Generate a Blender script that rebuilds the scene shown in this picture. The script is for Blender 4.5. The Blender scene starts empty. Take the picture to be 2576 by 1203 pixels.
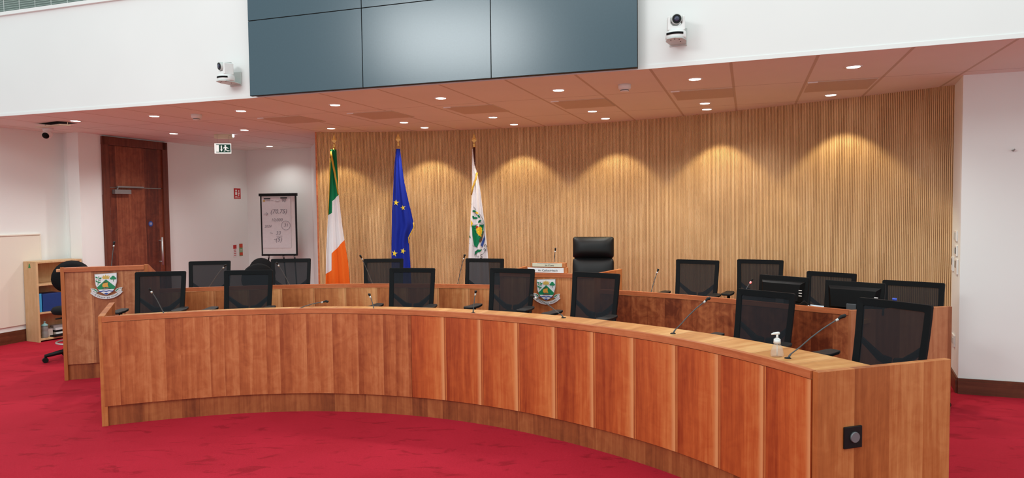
import bpy, bmesh, math, random
from math import sin, cos, pi, radians, atan2, hypot
from mathutils import Vector, Matrix
random.seed(7)
SC = bpy.context.scene
COL = SC.collection

# ------------------------------------------------------------------ camera
F_PX, PITCH, ROLL, CAM_H = 1739.3, 0.044825, -0.011522, 1.6
cam_d = bpy.data.cameras.new('camera'); cam = bpy.data.objects.new('camera', cam_d); COL.objects.link(cam)
fw = Vector((0, cos(PITCH), -sin(PITCH))); up0 = Vector((0, sin(PITCH), cos(PITCH))); rt0 = Vector((1, 0, 0))
rt = cos(ROLL) * rt0 + sin(ROLL) * up0; up = -sin(ROLL) * rt0 + cos(ROLL) * up0
M = Matrix.Identity(4)
for i in range(3):
    M[i][0] = rt[i]; M[i][1] = up[i]; M[i][2] = -fw[i]
M[0][3], M[1][3], M[2][3] = 0, 0, CAM_H
cam.matrix_world = M
cam_d.sensor_fit = 'HORIZONTAL'; cam_d.sensor_width = 36; cam_d.lens = F_PX / 2576 * 36
cam_d.clip_start = 0.05; cam_d.clip_end = 100
SC.camera = cam

# ------------------------------------------------------------------ world, light, exposure
SC.view_settings.view_transform = 'Standard'; SC.view_settings.look = 'None'
SC.view_settings.gamma = 1; SC.view_settings.use_curve_mapping = False
SC.view_settings.exposure = 0.0
SC.cycles.use_denoising = True
SC.cycles.max_bounces = 8; SC.cycles.diffuse_bounces = 5; SC.cycles.glossy_bounces = 4
SC.cycles.transparent_max_bounces = 16; SC.cycles.transmission_bounces = 6
SC.cycles.sample_clamp_indirect = 6
w = bpy.data.worlds.new('world'); SC.world = w; w.use_nodes = True
bg = w.node_tree.nodes['Background']; bg.inputs[0].default_value = (0.865, 1.0, 1.0, 1); bg.inputs[1].default_value = 0.95

def area_light(name, loc, target, sx, sy, energy, color=(1, 1, 1)):
    d = bpy.data.lights.new(name, 'AREA'); d.shape = 'RECTANGLE'; d.size = sx; d.size_y = sy; d.energy = energy; d.color = color
    o = bpy.data.objects.new(name, d); COL.objects.link(o); o.location = loc
    o.rotation_euler = (Vector(target) - Vector(loc)).to_track_quat('-Z', 'Y').to_euler()
    return o
# daylight: a tall window high on the hall's left rear, and rooflights over the middle of the hall
area_light('window_daylight', (-4.9, 0.6, 4.6), (-0.45, 5.75, 3.0), 2.5, 1.1, 125, (0.93, 0.99, 1.0))
area_light('rooflight_daylight', (0.4, 0.5, 6.2), (0.0, 2.6, 0), 9.0, 4.0, 145, (0.90, 1.0, 0.985))

def spot(name, loc, target, energy, size, blend, color, radius=0.03):
    d = bpy.data.lights.new(name, 'SPOT'); d.energy = energy; d.spot_size = size; d.spot_blend = blend; d.color = color
    d.shadow_soft_size = radius
    o = bpy.data.objects.new(name, d); COL.objects.link(o); o.location = loc
    o.rotation_euler = (Vector(target) - Vector(loc)).to_track_quat('-Z', 'Y').to_euler()
    return o
WASH = [(-2.308, 8.943), (-1.111, 8.974), (0.042, 8.744), (1.125, 8.262), (2.137, 7.583), (3.079, 6.696)]
DOWN = [(-4.956, 7.931), (-3.896, 7.614), (-2.825, 7.3), (-1.752, 6.963), (-0.66, 6.617), (0.432, 6.248), (1.53, 5.781), (2.628, 5.343),
        (-4.518, 9.323), (-3.447, 9.008), (-1.291, 8.418), (-0.204, 8.038), (0.897, 7.636), (1.993, 7.143), (-3.928, 11.309)]
CEIL = 2.65
for x, y in WASH:
    spot('wall_washer_light', (x, y, CEIL - 0.02), (x + 0.02, y + 0.02, 0), 30, radians(92), 0.3, (1.0, 0.88, 0.54), 0.02)
for x, y in DOWN:
    spot('downlight_light', (x, y, CEIL - 0.03), (x, y, 0), (16 if y > 11 else 38) if y > 9 else (62 if x < -3 else 42), radians(140), 0.7, (0.97, 0.98, 0.95), 0.05)

# ------------------------------------------------------------------ materials
def lin(c):
    return tuple(((v / 255) / 12.92 if v / 255 <= 0.04045 else ((v / 255 + 0.055) / 1.055) ** 2.4) for v in c)
class NT:
    def __init__(s, name):
        s.m = bpy.data.materials.new(name); s.m.use_nodes = True; s.t = s.m.node_tree; s.b = s.t.nodes['Principled BSDF']
    def n(s, typ, **kw):
        o = s.t.nodes.new(typ)
        for k, v in kw.items(): setattr(o, k, v)
        return o
    def l(s, a, b): s.t.links.new(a, b)
    def val(s, x, sock):
        if isinstance(x, (int, float)): sock.default_value = x
        elif isinstance(x, (tuple, list)): sock.default_value = x
        else: s.l(x, sock)
    def math(s, op, a, b=0.0, c=None, clamp=False):
        o = s.n('ShaderNodeMath', operation=op, use_clamp=clamp); s.val(a, o.inputs[0]); s.val(b, o.inputs[1])
        if c is not None: s.val(c, o.inputs[2])
        return o.outputs[0]
    def mix(s, f, a, b, mode='MIX'):
        o = s.n('ShaderNodeMix', data_type='RGBA', blend_type=mode); s.val(f, o.inputs[0])
        s.val(a if not isinstance(a, tuple) or len(a) == 4 else a + (1,), o.inputs[6]); s.val(b if not isinstance(b, tuple) or len(b) == 4 else b + (1,), o.inputs[7])
        return o.outputs[2]
    def noise(s, vec, scale, detail=3, rough=0.5, dist=0.0):
        o = s.n('ShaderNodeTexNoise'); o.inputs['Scale'].default_value = scale; o.inputs['Detail'].default_value = detail
        o.inputs['Roughness'].default_value = rough; o.inputs['Distortion'].default_value = dist
        if vec is not None: s.l(vec, o.inputs['Vector'])
        return o.outputs['Fac']
    def xyz(s, x, y, z=0.0):
        o = s.n('ShaderNodeCombineXYZ'); s.val(x, o.inputs[0]); s.val(y, o.inputs[1]); s.val(z, o.inputs[2]); return o.outputs[0]
    def ramp(s, fac, stops):
        o = s.n('ShaderNodeValToRGB'); s.l(fac, o.inputs[0]); cr = o.color_ramp
        while len(cr.elements) < len(stops): cr.elements.new(0.5)
        for e, (p, c) in zip(cr.elements, stops): e.position = p; e.color = tuple(c) + (1,)
        return o.outputs[0]
    def smooth(s, x, a, b):
        o = s.n('ShaderNodeMapRange', interpolation_type='SMOOTHSTEP'); s.val(x, o.inputs[0]); o.inputs[1].default_value = a; o.inputs[2].default_value = b
        return o.outputs[0]
    def bump(s, h, strength=0.2, dist=0.01):
        o = s.n('ShaderNodeBump'); o.inputs['Strength'].default_value = strength; o.inputs['Distance'].default_value = dist
        s.l(h, o.inputs['Height']); s.l(o.outputs[0], s.b.inputs['Normal'])
    def n_x(s, P):
        o = s.n('ShaderNodeSeparateXYZ'); s.l(P, o.inputs[0]); return o.outputs[0]
    def n_y(s, P):
        o = s.n('ShaderNodeSeparateXYZ'); s.l(P, o.inputs[0]); return o.outputs[1]
    def base(s, c): s.val(c if not isinstance(c, tuple) or len(c) == 4 else c + (1,), s.b.inputs['Base Color'])

def plain(name, rgb, rough=0.5, metal=0.0, var=0.06, scale=30, bump=0.0, spec=0.5, coat=0):
    t = NT(name); c = lin(rgb); tc = t.n('ShaderNodeTexCoord')
    f = t.noise(tc.outputs['Object'], scale, 3)
    t.base(t.mix(f, tuple(v * (1 - var) for v in c), tuple(min(1, v * (1 + var)) for v in c)))
    t.b.inputs['Roughness'].default_value = rough; t.b.inputs['Metallic'].default_value = metal
    t.b.inputs['Specular IOR Level'].default_value = spec
    if coat: t.b.inputs['Coat Weight'].default_value = coat
    if bump: t.bump(f, bump, 0.002)
    return t.m
def emit(name, rgb, strength, base=(200, 200, 200)):
    t = NT(name); t.base(lin(base)); t.b.inputs['Emission Color'].default_value = lin(rgb) + (1,); t.b.inputs['Emission Strength'].default_value = strength
    return t.m

def wood(name, dark, mid, light, leaf=0.12, grad=0.0, stripe=0.0, rnd=0.3, swap=False, rough=0.35, off=0.0, figure=0.25, vscale=1.0):
    """veneer laid in leaves along the UV's u (metres); grain runs along v"""
    t = NT(name); uv = t.n('ShaderNodeUVMap'); sp = t.n('ShaderNodeSeparateXYZ'); t.l(uv.outputs[0], sp.inputs[0])
    u, v = (sp.outputs[1], sp.outputs[0]) if swap else (sp.outputs[0], sp.outputs[1])
    uu = t.math('ADD', u, off)
    q = t.math('DIVIDE', uu, leaf); i = t.math('FLOOR', q); f = t.math('FRACT', q)
    wn = t.n('ShaderNodeTexWhiteNoise', noise_dimensions='1D'); t.l(i, wn.inputs['W']); r = wn.outputs['Value']
    g1 = t.noise(t.xyz(t.math('MULTIPLY', u, 26), t.math('MULTIPLY', v, 1.3 * vscale), i), 1.0, 4, 0.6, 0.4)
    g2 = t.noise(t.xyz(t.math('MULTIPLY', u, 120), t.math('MULTIPLY', v, 5 * vscale), i), 1.0, 2)
    g3 = t.noise(t.xyz(t.math('MULTIPLY', u, 9), t.math('MULTIPLY', v, 9), i), 1.0, 3, 0.6, 1.2)
    a = t.math('MULTIPLY', g1, 0.62)
    a = t.math('MULTIPLY_ADD', g2, 0.16, a)
    a = t.math('MULTIPLY_ADD', g3, figure, a)
    a = t.math('MULTIPLY_ADD', r, rnd, a)
    if grad: a = t.math('MULTIPLY_ADD', f, grad, a)
    a = t.math('ADD', a, -0.02 - rnd * 0.5 - grad * 0.5 - (figure - 0.25) * 0.5)
    col = t.ramp(a, [(0.27, lin(dark)), (0.5, lin(mid)), (0.74, lin(light))])
    if stripe:
        s1 = t.smooth(f, 0.82, 0.93); s2 = t.smooth(f, 0.945, 0.935)
        s = t.math('MULTIPLY', t.math('MULTIPLY', s1, s2), stripe)
        col = t.mix(s, col, lin((226, 160, 108)))
        d = t.math('MULTIPLY', t.math('MAXIMUM', t.math('MULTIPLY', t.smooth(f, 0.945, 0.955), t.smooth(f, 0.985, 0.975)), t.smooth(f, 0.022, 0.004)), 0.7 * stripe)
        col = t.mix(d, col, lin((112, 42, 22)))
    t.base(col); t.b.inputs['Roughness'].default_value = rough; t.b.inputs['Specular IOR Level'].default_value = 0.4
    return t.m

W_FRONT_R = wood('cherry_front_right', (148, 56, 24), (190, 90, 42), (216, 128, 70), leaf=0.315, grad=0.30, stripe=0.75, rnd=0.1, rough=0.42, figure=0.2, off=0.02)
W_FRONT_L = wood('cherry_front_left', (146, 68, 34), (180, 98, 55), (206, 130, 82), leaf=0.105, rnd=0.16, grad=0.16, rough=0.42, figure=0.4)
W_SKIRT = wood('cherry_skirting', (116, 54, 26), (152, 80, 42), (180, 108, 62), leaf=0.13, rnd=0.24, rough=0.5, figure=0.3)
W_EDGE = wood('cherry_edge', (156, 78, 44), (188, 104, 62), (212, 134, 86), leaf=0.9, rnd=0.15, swap=True, rough=0.38)
W_TOP = wood('cherry_worktop', (172, 108, 60), (204, 142, 84), (232, 184, 124), leaf=0.30, grad=0.2, stripe=0.35, rnd=0.16, rough=0.36, figure=0.2)
W_END = wood('cherry_end_panel', (150, 78, 36), (182, 104, 54), (210, 140, 84), leaf=0.21, rnd=0.3, grad=0.1, rough=0.4)
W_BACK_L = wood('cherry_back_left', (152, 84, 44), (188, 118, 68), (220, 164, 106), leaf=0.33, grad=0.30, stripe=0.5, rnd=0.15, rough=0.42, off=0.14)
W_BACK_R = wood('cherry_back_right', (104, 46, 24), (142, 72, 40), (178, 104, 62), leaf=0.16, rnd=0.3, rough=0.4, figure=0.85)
W_LECT = wood('cherry_lectern', (140, 76, 46), (172, 104, 66), (202, 140, 98), leaf=0.27, grad=0.1, stripe=0.3, rnd=0.25, rough=0.42, figure=0.5)
W_DOOR = wood('dark_door_wood', (84, 36, 24), (118, 56, 36), (150, 86, 58), leaf=0.24, rnd=0.3, rough=0.42, figure=0.4)
W_DFRAME = wood('dark_frame_wood', (80, 38, 26), (104, 52, 36), (130, 72, 52), leaf=2.0, rnd=0.1, rough=0.45)
W_BASEB = wood('dark_skirting_wood', (72, 34, 20), (98, 50, 32), (124, 70, 46), leaf=3.0, rnd=0.1, swap=True, rough=0.45)
W_BEECH = wood('beech_laminate', (186, 148, 104), (204, 168, 124), (218, 186, 146), leaf=0.6, rnd=0.1, rough=0.5)

def slat_mat():
    t = NT('oak_slats'); uv = t.n('ShaderNodeUVMap'); sp = t.n('ShaderNodeSeparateXYZ'); t.l(uv.outputs[0], sp.inputs[0])
    u, v = sp.outputs[0], sp.outputs[1]
    i = t.math('FLOOR', t.math('DIVIDE', u, 0.016))
    wn = t.n('ShaderNodeTexWhiteNoise', noise_dimensions='1D'); t.l(i, wn.inputs['W'])
    k = t.math('FLOOR', t.math('MULTIPLY_ADD', v, 2.2, t.math('MULTIPLY', wn.outputs['Value'], 3)))
    wn2 = t.n('ShaderNodeTexWhiteNoise', noise_dimensions='2D'); t.l(t.xyz(i, k), wn2.inputs['Vector'])
    g = t.noise(t.xyz(t.math('MULTIPLY', u, 160), t.math('MULTIPLY', v, 3), 0), 1.0, 3)
    big = t.noise(t.xyz(t.math('MULTIPLY', u, 4), t.math('MULTIPLY', v, 3), 0), 1.0, 3)
    a = t.math('MULTIPLY_ADD', wn2.outputs['Value'], 0.2, t.math('MULTIPLY_ADD', wn.outputs['Value'], 0.2, t.math('MULTIPLY_ADD', big, 0.35, t.math('MULTIPLY', g, 0.25))))
    t.base(t.ramp(a, [(0.15, lin((186, 142, 98))), (0.5, lin((212, 170, 120))), (0.85, lin((234, 196, 150)))]))
    t.b.inputs['Roughness'].default_value = 0.55
    return t.m
SLAT = slat_mat()
GROOVE = plain('groove_backing', (128, 88, 62), 0.8, var=0.1)

def wall_mat(name, rgb, rough=0.75):
    t = NT(name); tc = t.n('ShaderNodeTexCoord'); c = lin(rgb)
    f = t.noise(tc.outputs['Object'], 1.3, 3); f2 = t.noise(tc.outputs['Object'], 180, 2)
    t.base(t.mix(f, tuple(v * 0.96 for v in c), tuple(min(1, v * 1.03) for v in c)))
    t.b.inputs['Roughness'].default_value = rough; t.bump(f2, 0.05, 0.001); return t.m
WALL = wall_mat('white_paint', (236, 238, 235)); WALL_UP = wall_mat('white_paint_upper', (232, 232, 230))
PANEL = wall_mat('cream_panel', (230, 222, 208))

def carpet():
    t = NT('red_carpet'); tc = t.n('ShaderNodeTexCoord'); P = tc.outputs['Object']
    mp = t.n('ShaderNodeMapping'); t.l(P, mp.inputs[0]); mp.inputs['Rotation'].default_value = (0, 0, 0.5); mp.inputs['Scale'].default_value = (1, 2.4, 1)
    big = t.noise(P, 0.9, 3, 0.6); scuff = t.noise(mp.outputs[0], 4.2, 5, 0.62, 0.6); fine = t.noise(P, 420, 2); mid = t.noise(P, 60, 2)
    s = t.smooth(scuff, 0.44, 0.33)
    bigp = t.smooth(t.noise(P, 0.55, 2, 0.4, 0.8), 0.52, 0.56)
    seam = t.math('PINGPONG', t.math('ADD', t.math('MULTIPLY', t.noise(P, 1.5, 1), 0.04), t.math('ADD', t.math('MULTIPLY', t.n_y(P), 0.93), t.math('MULTIPLY', t.n_x(P), 0.36))), 0.55)
    seam = t.math('MULTIPLY', t.smooth(seam, 0.0035, 0.001), t.smooth(t.noise(P, 2.2, 2), 0.5, 0.6))
    a = t.math('ADD', t.math('MULTIPLY', big, 0.45), t.math('MULTIPLY_ADD', mid, 0.2, t.math('MULTIPLY', fine, 0.35)))
    c = t.ramp(a, [(0.3, lin((164, 26, 42))), (0.7, lin((194, 36, 58)))])
    c = t.mix(t.math('MULTIPLY', s, 0.55), c, lin((132, 18, 30)))
    c = t.mix(t.math('MULTIPLY', bigp, 0.12), c, lin((150, 18, 30)))
    c = t.mix(t.math('MULTIPLY', seam, 0.5), c, lin((110, 14, 26)))
    t.base(c); t.b.inputs['Roughness'].default_value = 0.95; t.b.inputs['Specular IOR Level'].default_value = 0.15
    t.bump(t.math('ADD', fine, t.math('MULTIPLY', scuff, 0.5)), 0.5, 0.006); return t.m
CARPET = carpet()

def ceiling_mat():
    t = NT('ceiling_tiles'); g = t.n('ShaderNodeNewGeometry'); a = radians(-18.86)
    def dot(v):
        o = t.n('ShaderNodeVectorMath', operation='DOT_PRODUCT'); t.l(g.outputs['Position'], o.inputs[0]); o.inputs[1].default_value = v; return o.outputs['Value']
    x = dot((cos(a), sin(a), 0)); y = dot((-sin(a), cos(a), 0))
    fx = t.math('FRACT', t.math('DIVIDE', t.math('ADD', x, 1.89 + 5.885), 0.5885))
    fy = t.math('FRACT', t.math('DIVIDE', t.math('ADD', y, -6.47 + 11.8), 1.18))
    dx = t.math('MINIMUM', fx, t.math('SUBTRACT', 1.0, fx)); dy = t.math('MINIMUM', fy, t.math('SUBTRACT', 1.0, fy))
    lx = t.smooth(dx, 0.021, 0.017); ly = t.smooth(dy, 0.0042, 0.0028)
    f2 = t.noise(g.outputs['Position'], 260, 2); f = t.noise(g.outputs['Position'], 2, 2)
    c = t.mix(f, lin((228, 224, 216)), lin((236, 232, 226)))
    c = t.mix(t.math('MULTIPLY', lx, 0.8), c, lin((192, 178, 158)))
    c = t.mix(t.math('MULTIPLY', ly, 0.8), c, lin((150, 134, 124)))
    t.base(c); t.b.inputs['Roughness'].default_value = 0.85
    t.bump(t.math('SUBTRACT', t.math('MULTIPLY', f2, 0.15), t.math('MAXIMUM', lx, ly)), 0.35, 0.004); return t.m
CEILM = ceiling_mat()

BLACK = plain('black_plastic', (12, 13, 15), 0.55, var=0.1, spec=0.3); BLACKG = plain('satin_black', (6, 6, 7), 0.5, spec=0.15)
BLACKF = plain('black_fabric', (18, 18, 20), 0.95, var=0.3, scale=300, bump=0.2, spec=0.2)
FRAMEM = plain('chair_frame_black', (9, 12, 15), 0.7, spec=0.2); LEATHER = plain('black_leather', (12, 13, 15), 0.45, var=0.12, scale=60, bump=0.15, spec=0.3)
CHROME = plain('brushed_steel', (200, 200, 200), 0.42, 0.75); GOLD = plain('polished_brass', (238, 204, 124), 0.35, 0.65)
STEELG = plain('grey_metal', (150, 148, 146), 0.4, 0.6); WHITEP = plain('white_plastic', (232, 230, 228), 0.4)
GREYP = plain('pale_grey_plastic', (196, 200, 196), 0.4); DGREY = plain('dark_grey_plastic', (70, 74, 78), 0.45)
GREYSW = plain('grey_insert', (140, 128, 118), 0.5)
CREAM = plain('cream_plastic', (214, 206, 180), 0.5); PAPER = plain('white_paper', (228, 228, 230), 0.8)
INK = plain('black_ink', (34, 34, 38), 0.7); PEN = plain('pen_ink', (128, 130, 140), 0.7)
C_GREEN = plain('enamel_green', (20, 132, 84), 0.4); C_BLUE = plain('enamel_blue', (40, 74, 150), 0.4); C_WHITE = plain('enamel_white', (232, 230, 232), 0.4)
C_NAVY = plain('enamel_navy', (26, 44, 96), 0.4); C_GOLD = plain('enamel_gold', (206, 170, 84), 0.4); C_ORANGE = plain('enamel_sail', (222, 158, 70), 0.4)
C_BROWN = plain('enamel_brown', (92, 66, 48), 0.5); C_SILVER = plain('silver_rim', (176, 174, 172), 0.35, 0.6); C_PALE = plain('ribbon_silver', (214, 210, 210), 0.4)
def fabric(name, rgb): return plain(name, rgb, 0.8, var=0.08, scale=200, bump=0.15, spec=0.2)
F_GREEN = fabric('flag_green', (16, 122, 78)); F_WHITE = fabric('flag_white', (226, 222, 224)); F_ORANGE = fabric('flag_orange', (232, 104, 30))
F_BLUE = fabric('flag_blue', (24, 44, 150)); F_YELLOW = fabric('flag_yellow', (240, 214, 70)); F_GOLD = fabric('gold_fringe', (214, 172, 70))
F_MAROON = plain('dark_pole', (70, 30, 30), 0.4)
RED_SIGN = plain('red_sign', (190, 34, 34), 0.5); GREEN_SIGN = emit('green_sign', (20, 70, 58), 0.5, (16, 70, 56)); WHITE_SIGN = emit('lit_white_sign', (235, 245, 240), 0.75, (230, 235, 232))
BLUE_SIGN = plain('blue_sign', (28, 70, 150), 0.5); BLUEBOX = plain('blue_folder', (20, 78, 150), 0.5); CYAN = plain('cyan_folder', (60, 160, 210), 0.5)
TEAL = plain('teal_plastic', (128, 170, 168), 0.4); GREENTAG = plain('green_sticker', (40, 140, 70), 0.5)
LAMP = emit('lamp_disc', (255, 246, 232), 9.0); LEDGE = emit('emergency_lens', (225, 235, 255), 3.0); REDLED = emit('red_led', (255, 30, 40), 3.0)
TRIMW = plain('white_lamp_trim', (236, 232, 228), 0.4)

def mesh_net():
    t = NT('chair_mesh'); tc = t.n('ShaderNodeTexCoord'); f = t.noise(tc.outputs['Object'], 500, 2)
    t.base(t.mix(f, lin((20, 22, 26)), lin((38, 41, 46)))); t.b.inputs['Roughness'].default_value = 0.8; t.b.inputs['Specular IOR Level'].default_value = 0.2; t.b.inputs['Alpha'].default_value = 0.92; return t.m
NET = mesh_net()
def clear_mat(name, rgb, alpha, rough=0.1):
    t = NT(name); t.base(lin(rgb)); t.b.inputs['Roughness'].default_value = rough; t.b.inputs['Alpha'].default_value = alpha; return t.m
CLEAR = clear_mat('clear_plastic', (225, 218, 210), 0.27, 0.05); CLOUDY = clear_mat('cloudy_plastic', (150, 150, 146), 0.75, 0.3)
def screen_mat():
    t = NT('display_glass'); tc = t.n('ShaderNodeTexCoord'); f = t.noise(tc.outputs['Object'], 60, 2)
    t.base(t.mix(f, lin((40, 67, 80)), lin((44, 72, 86)))); t.b.inputs['Roughness'].default_value = 0.25; t.b.inputs['Specular IOR Level'].default_value = 0.8; return t.m
SCREEN = screen_mat()

# ------------------------------------------------------------------ mesh helpers
class MB:
    def __init__(s): s.bm = bmesh.new(); s.uv = s.bm.loops.layers.uv.new('UVMap'); s.mats = []; s.smooth_faces = []
    def face(s, vs, mi=0, uvs=None, smooth=False):
        try: f = s.bm.faces.new(vs)
        except ValueError: return None
        f.material_index = mi; f.smooth = smooth
        if uvs:
            for l, q in zip(f.loops, uvs): l[s.uv].uv = q
        return f
    def v(s, p): return s.bm.verts.new(p)
    def box(s, c, d, rz=0.0, mi=0, m=None):
        hx, hy, hz = d[0] / 2, d[1] / 2, d[2] / 2; R = Matrix.Rotation(rz, 3, 'Z') if m is None else m
        P = {}
        for i in (-1, 1):
            for j in (-1, 1):
                for k in (-1, 1): P[i, j, k] = Vector(c) + R @ Vector((i * hx, j * hy, k * hz))
        def q(keys, uf):
            vs = [s.v(P[k]) for k in keys]; s.face(vs, mi, [uf(k) for k in keys])
        x0, y0, z0 = c
        q([(-1, -1, -1), (1, -1, -1), (1, -1, 1), (-1, -1, 1)], lambda k: (x0 + k[0] * hx, z0 + k[2] * hz))
        q([(1, 1, -1), (-1, 1, -1), (-1, 1, 1), (1, 1, 1)], lambda k: (x0 + k[0] * hx, z0 + k[2] * hz))
        q([(1, -1, -1), (1, 1, -1), (1, 1, 1), (1, -1, 1)], lambda k: (y0 + k[1] * hy, z0 + k[2] * hz))
        q([(-1, 1, -1), (-1, -1, -1), (-1, -1, 1), (-1, 1, 1)], lambda k: (y0 + k[1] * hy, z0 + k[2] * hz))
        q([(-1, -1, 1), (1, -1, 1), (1, 1, 1), (-1, 1, 1)], lambda k: (x0 + k[0] * hx, y0 + k[1] * hy))
        q([(-1, 1, -1), (1, 1, -1), (1, -1, -1), (-1, -1, -1)], lambda k: (x0 + k[0] * hx, y0 + k[1] * hy))
        return s
    def tube(s, pts, r, seg=10, cap=True, mi=0, rs=None):
        pts = [Vector(p) for p in pts]; rings = []
        n = len(pts); prev = None
        for i, p in enumerate(pts):
            d = (pts[min(i + 1, n - 1)] - pts[max(i - 1, 0)]).normalized()
            if prev is None:
                a = Vector((0, 0, 1)) if abs(d.z) < 0.9 else Vector((1, 0, 0)); a = (a - d * a.dot(d)).normalized()
            else: a = (prev - d * prev.dot(d)).normalized()
            prev = a; b = d.cross(a); rr = rs[i] if rs else r
            rings.append([s.v(p + rr * (cos(2 * pi * k / seg) * a + sin(2 * pi * k / seg) * b)) for k in range(seg)])
        for A, B in zip(rings, rings[1:]):
            for k in range(seg): s.face([A[k], A[(k + 1) % seg], B[(k + 1) % seg], B[k]], mi, None, True)
        if cap: s.face(rings[0][::-1], mi); s.face(rings[-1], mi)
        return s
    def cyl(s, p0, p1, r0, r1=None, seg=20, mi=0): return s.tube([p0, p1], r0, seg, True, mi, [r0, r0 if r1 is None else r1])
    def lathe(s, prof, c=(0, 0, 0), seg=24, mi=0, sx=1, sy=1, smooth=True):
        rings = [[s.v((c[0] + r * sx * cos(2 * pi * k / seg), c[1] + r * sy * sin(2 * pi * k / seg), c[2] + z)) for k in range(seg)] for r, z in prof]
        for A, B in zip(rings, rings[1:]):
            for k in range(seg): s.face([A[k], A[(k + 1) % seg], B[(k + 1) % seg], B[k]], mi, None, smooth)
        s.face(rings[0][::-1], mi); s.face(rings[-1], mi); return s
    def prism(s, poly, z0, z1, mi=0):
        """horizontal polygon (ccw) extruded upward"""
        a = [s.v((x, y, z0)) for x, y in poly]; b = [s.v((x, y, z1)) for x, y in poly]; n = len(poly)
        uv = [(x, y) for x, y in poly]
        s.face(b, mi, uv); s.face(a[::-1], mi, uv[::-1]); L = 0
        for i in range(n):
            j = (i + 1) % n; d = hypot(poly[j][0] - poly[i][0], poly[j][1] - poly[i][1])
            s.face([s.v(a[i].co), s.v(a[j].co), s.v(b[j].co), s.v(b[i].co)], mi, [(L, z0), (L + d, z0), (L + d, z1), (L, z1)]); L += d
        return s
    def plate(s, poly, y0, y1, mi=0):
        """polygon in x,z (ccw seen from -y) from y0 (front) to y1 (back)"""
        a = [s.v((x, y0, z)) for x, z in poly]; b = [s.v((x, y1, z)) for x, z in poly]; n = len(poly)
        s.face(a, mi, [(x, z) for x, z in poly]); s.face(b[::-1], mi, [(x, z) for x, z in poly[::-1]])
        for i in range(n):
            j = (i + 1) % n; s.face([s.v(a[j].co), s.v(a[i].co), s.v(b[i].co), s.v(b[j].co)], mi, [(poly[j][0], poly[j][1])] * 4)
        return s
    def build(s, name, mat, parent=None, off=(0, 0, 0), bevel=0, subsurf=0, weld=False):
        if weld: bmesh.ops.remove_doubles(s.bm, verts=s.bm.verts, dist=1e-5)
        if bevel or subsurf: bmesh.ops.remove_doubles(s.bm, verts=s.bm.verts, dist=1e-5)
        if any(off): bmesh.ops.translate(s.bm, verts=s.bm.verts, vec=Vector(off))
        bmesh.ops.recalc_face_normals(s.bm, faces=s.bm.faces)
        me = bpy.data.meshes.new(name); s.bm.to_mesh(me); s.bm.free()
        for m in (mat if isinstance(mat, (list, tuple)) else [mat]): me.materials.append(m)
        o = bpy.data.objects.new(name, me); COL.objects.link(o)
        if parent is not None: o.parent = parent
        if bevel:
            b = o.modifiers.new('bevel', 'BEVEL'); b.width = bevel; b.segments = 3; b.limit_method = 'ANGLE'; b.angle_limit = 0.7
            for p in me.polygons: p.use_smooth = False
        if subsurf:
            b = o.modifiers.new('subsurf', 'SUBSURF'); b.levels = subsurf; b.render_levels = subsurf
            for p in me.polygons: p.use_smooth = True
        return o
def tag(o, label=None, cat=None, group=None, kind=None):
    if label: o['label'] = label
    if cat: o['category'] = cat
    if group: o['group'] = group
    if kind: o['kind'] = kind
    return o
def thing(name, loc, rz, label, cat, group=None):
    o = bpy.data.objects.new(name, None); COL.objects.link(o); o.empty_display_size = 0.1
    o.location = loc; o.rotation_euler = (0, 0, rz); return tag(o, label, cat, group)
def struct(name, mb, mat, **k): return tag(mb.build(name, mat, **k), kind='structure')
def copy_tree(o, parent=None):
    c = o.copy(); COL.objects.link(c); c.parent = parent
    for ch in [x for x in COL.objects if x.parent == o and x != c]: copy_tree(ch, c)
    return c
def dup(o, loc, rz, label, group=None):
    kids = [x for x in COL.objects if x.parent == o]
    c = o.copy(); COL.objects.link(c); c.location = loc; c.rotation_euler = (0, 0, rz); c['label'] = label
    if group: c['group'] = group
    for k in kids: copy_tree(k, c)
    return c
def text(name, s, size, mat, parent, x, z, y, rot=0.0, align='CENTER', ext=0.0006, sx=1.0, shear=0.0):
    cu = bpy.data.curves.new('t', 'FONT'); cu.body = s; cu.size = size; cu.extrude = ext; cu.align_x = align; cu.align_y = 'CENTER'; cu.resolution_u = 3; cu.shear = shear
    ob = bpy.data.objects.new('t', cu); COL.objects.link(ob); bpy.context.view_layer.update()
    me = bpy.data.meshes.new_from_object(ob.evaluated_get(bpy.context.evaluated_depsgraph_get())); bpy.data.objects.remove(ob)
    # text lies in xy: stand it up in xz, facing -y
    me.transform(Matrix.Translation((x, y, z)) @ Matrix.Rotation(rot, 4, 'Y') @ Matrix.Rotation(pi / 2, 4, 'X') @ Matrix.Scale(sx, 4, (1, 0, 0)))
    me.materials.clear(); me.materials.append(mat)
    if name is None: return me
    o = bpy.data.objects.new(name, me); COL.objects.link(o); o.parent = parent
    return o
def join_meshes(mes, name, mat, parent):
    bm = bmesh.new()
    for m in mes: bm.from_mesh(m)
    me = bpy.data.meshes.new(name); bm.to_mesh(me); bm.free(); me.materials.append(mat)
    o = bpy.data.objects.new(name, me); COL.objects.link(o); o.parent = parent; return o
def frame(A, B):
    """wall frame: local x from A to B, -y into the room"""
    d = Vector((B[0] - A[0], B[1] - A[1])); L = d.length; return atan2(d.y, d.x), L
def on_wall(A, B, s, z, out=0.0):
    a, L = frame(A, B); return (A[0] + cos(a) * s + sin(a) * out, A[1] + sin(a) * s - cos(a) * out, z)
def wall(name, A, B, z0, z1, mat, t=0.15, ext=0.0, uvx=0):
    a, L = frame(A, B); m = MB(); m.box((L / 2, t / 2, (z1 - z0) / 2), (L + ext, t, z1 - z0))
    o = struct(name, m, mat); o.location = (A[0], A[1], z0); o.rotation_euler = (0, 0, a); return o
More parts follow.
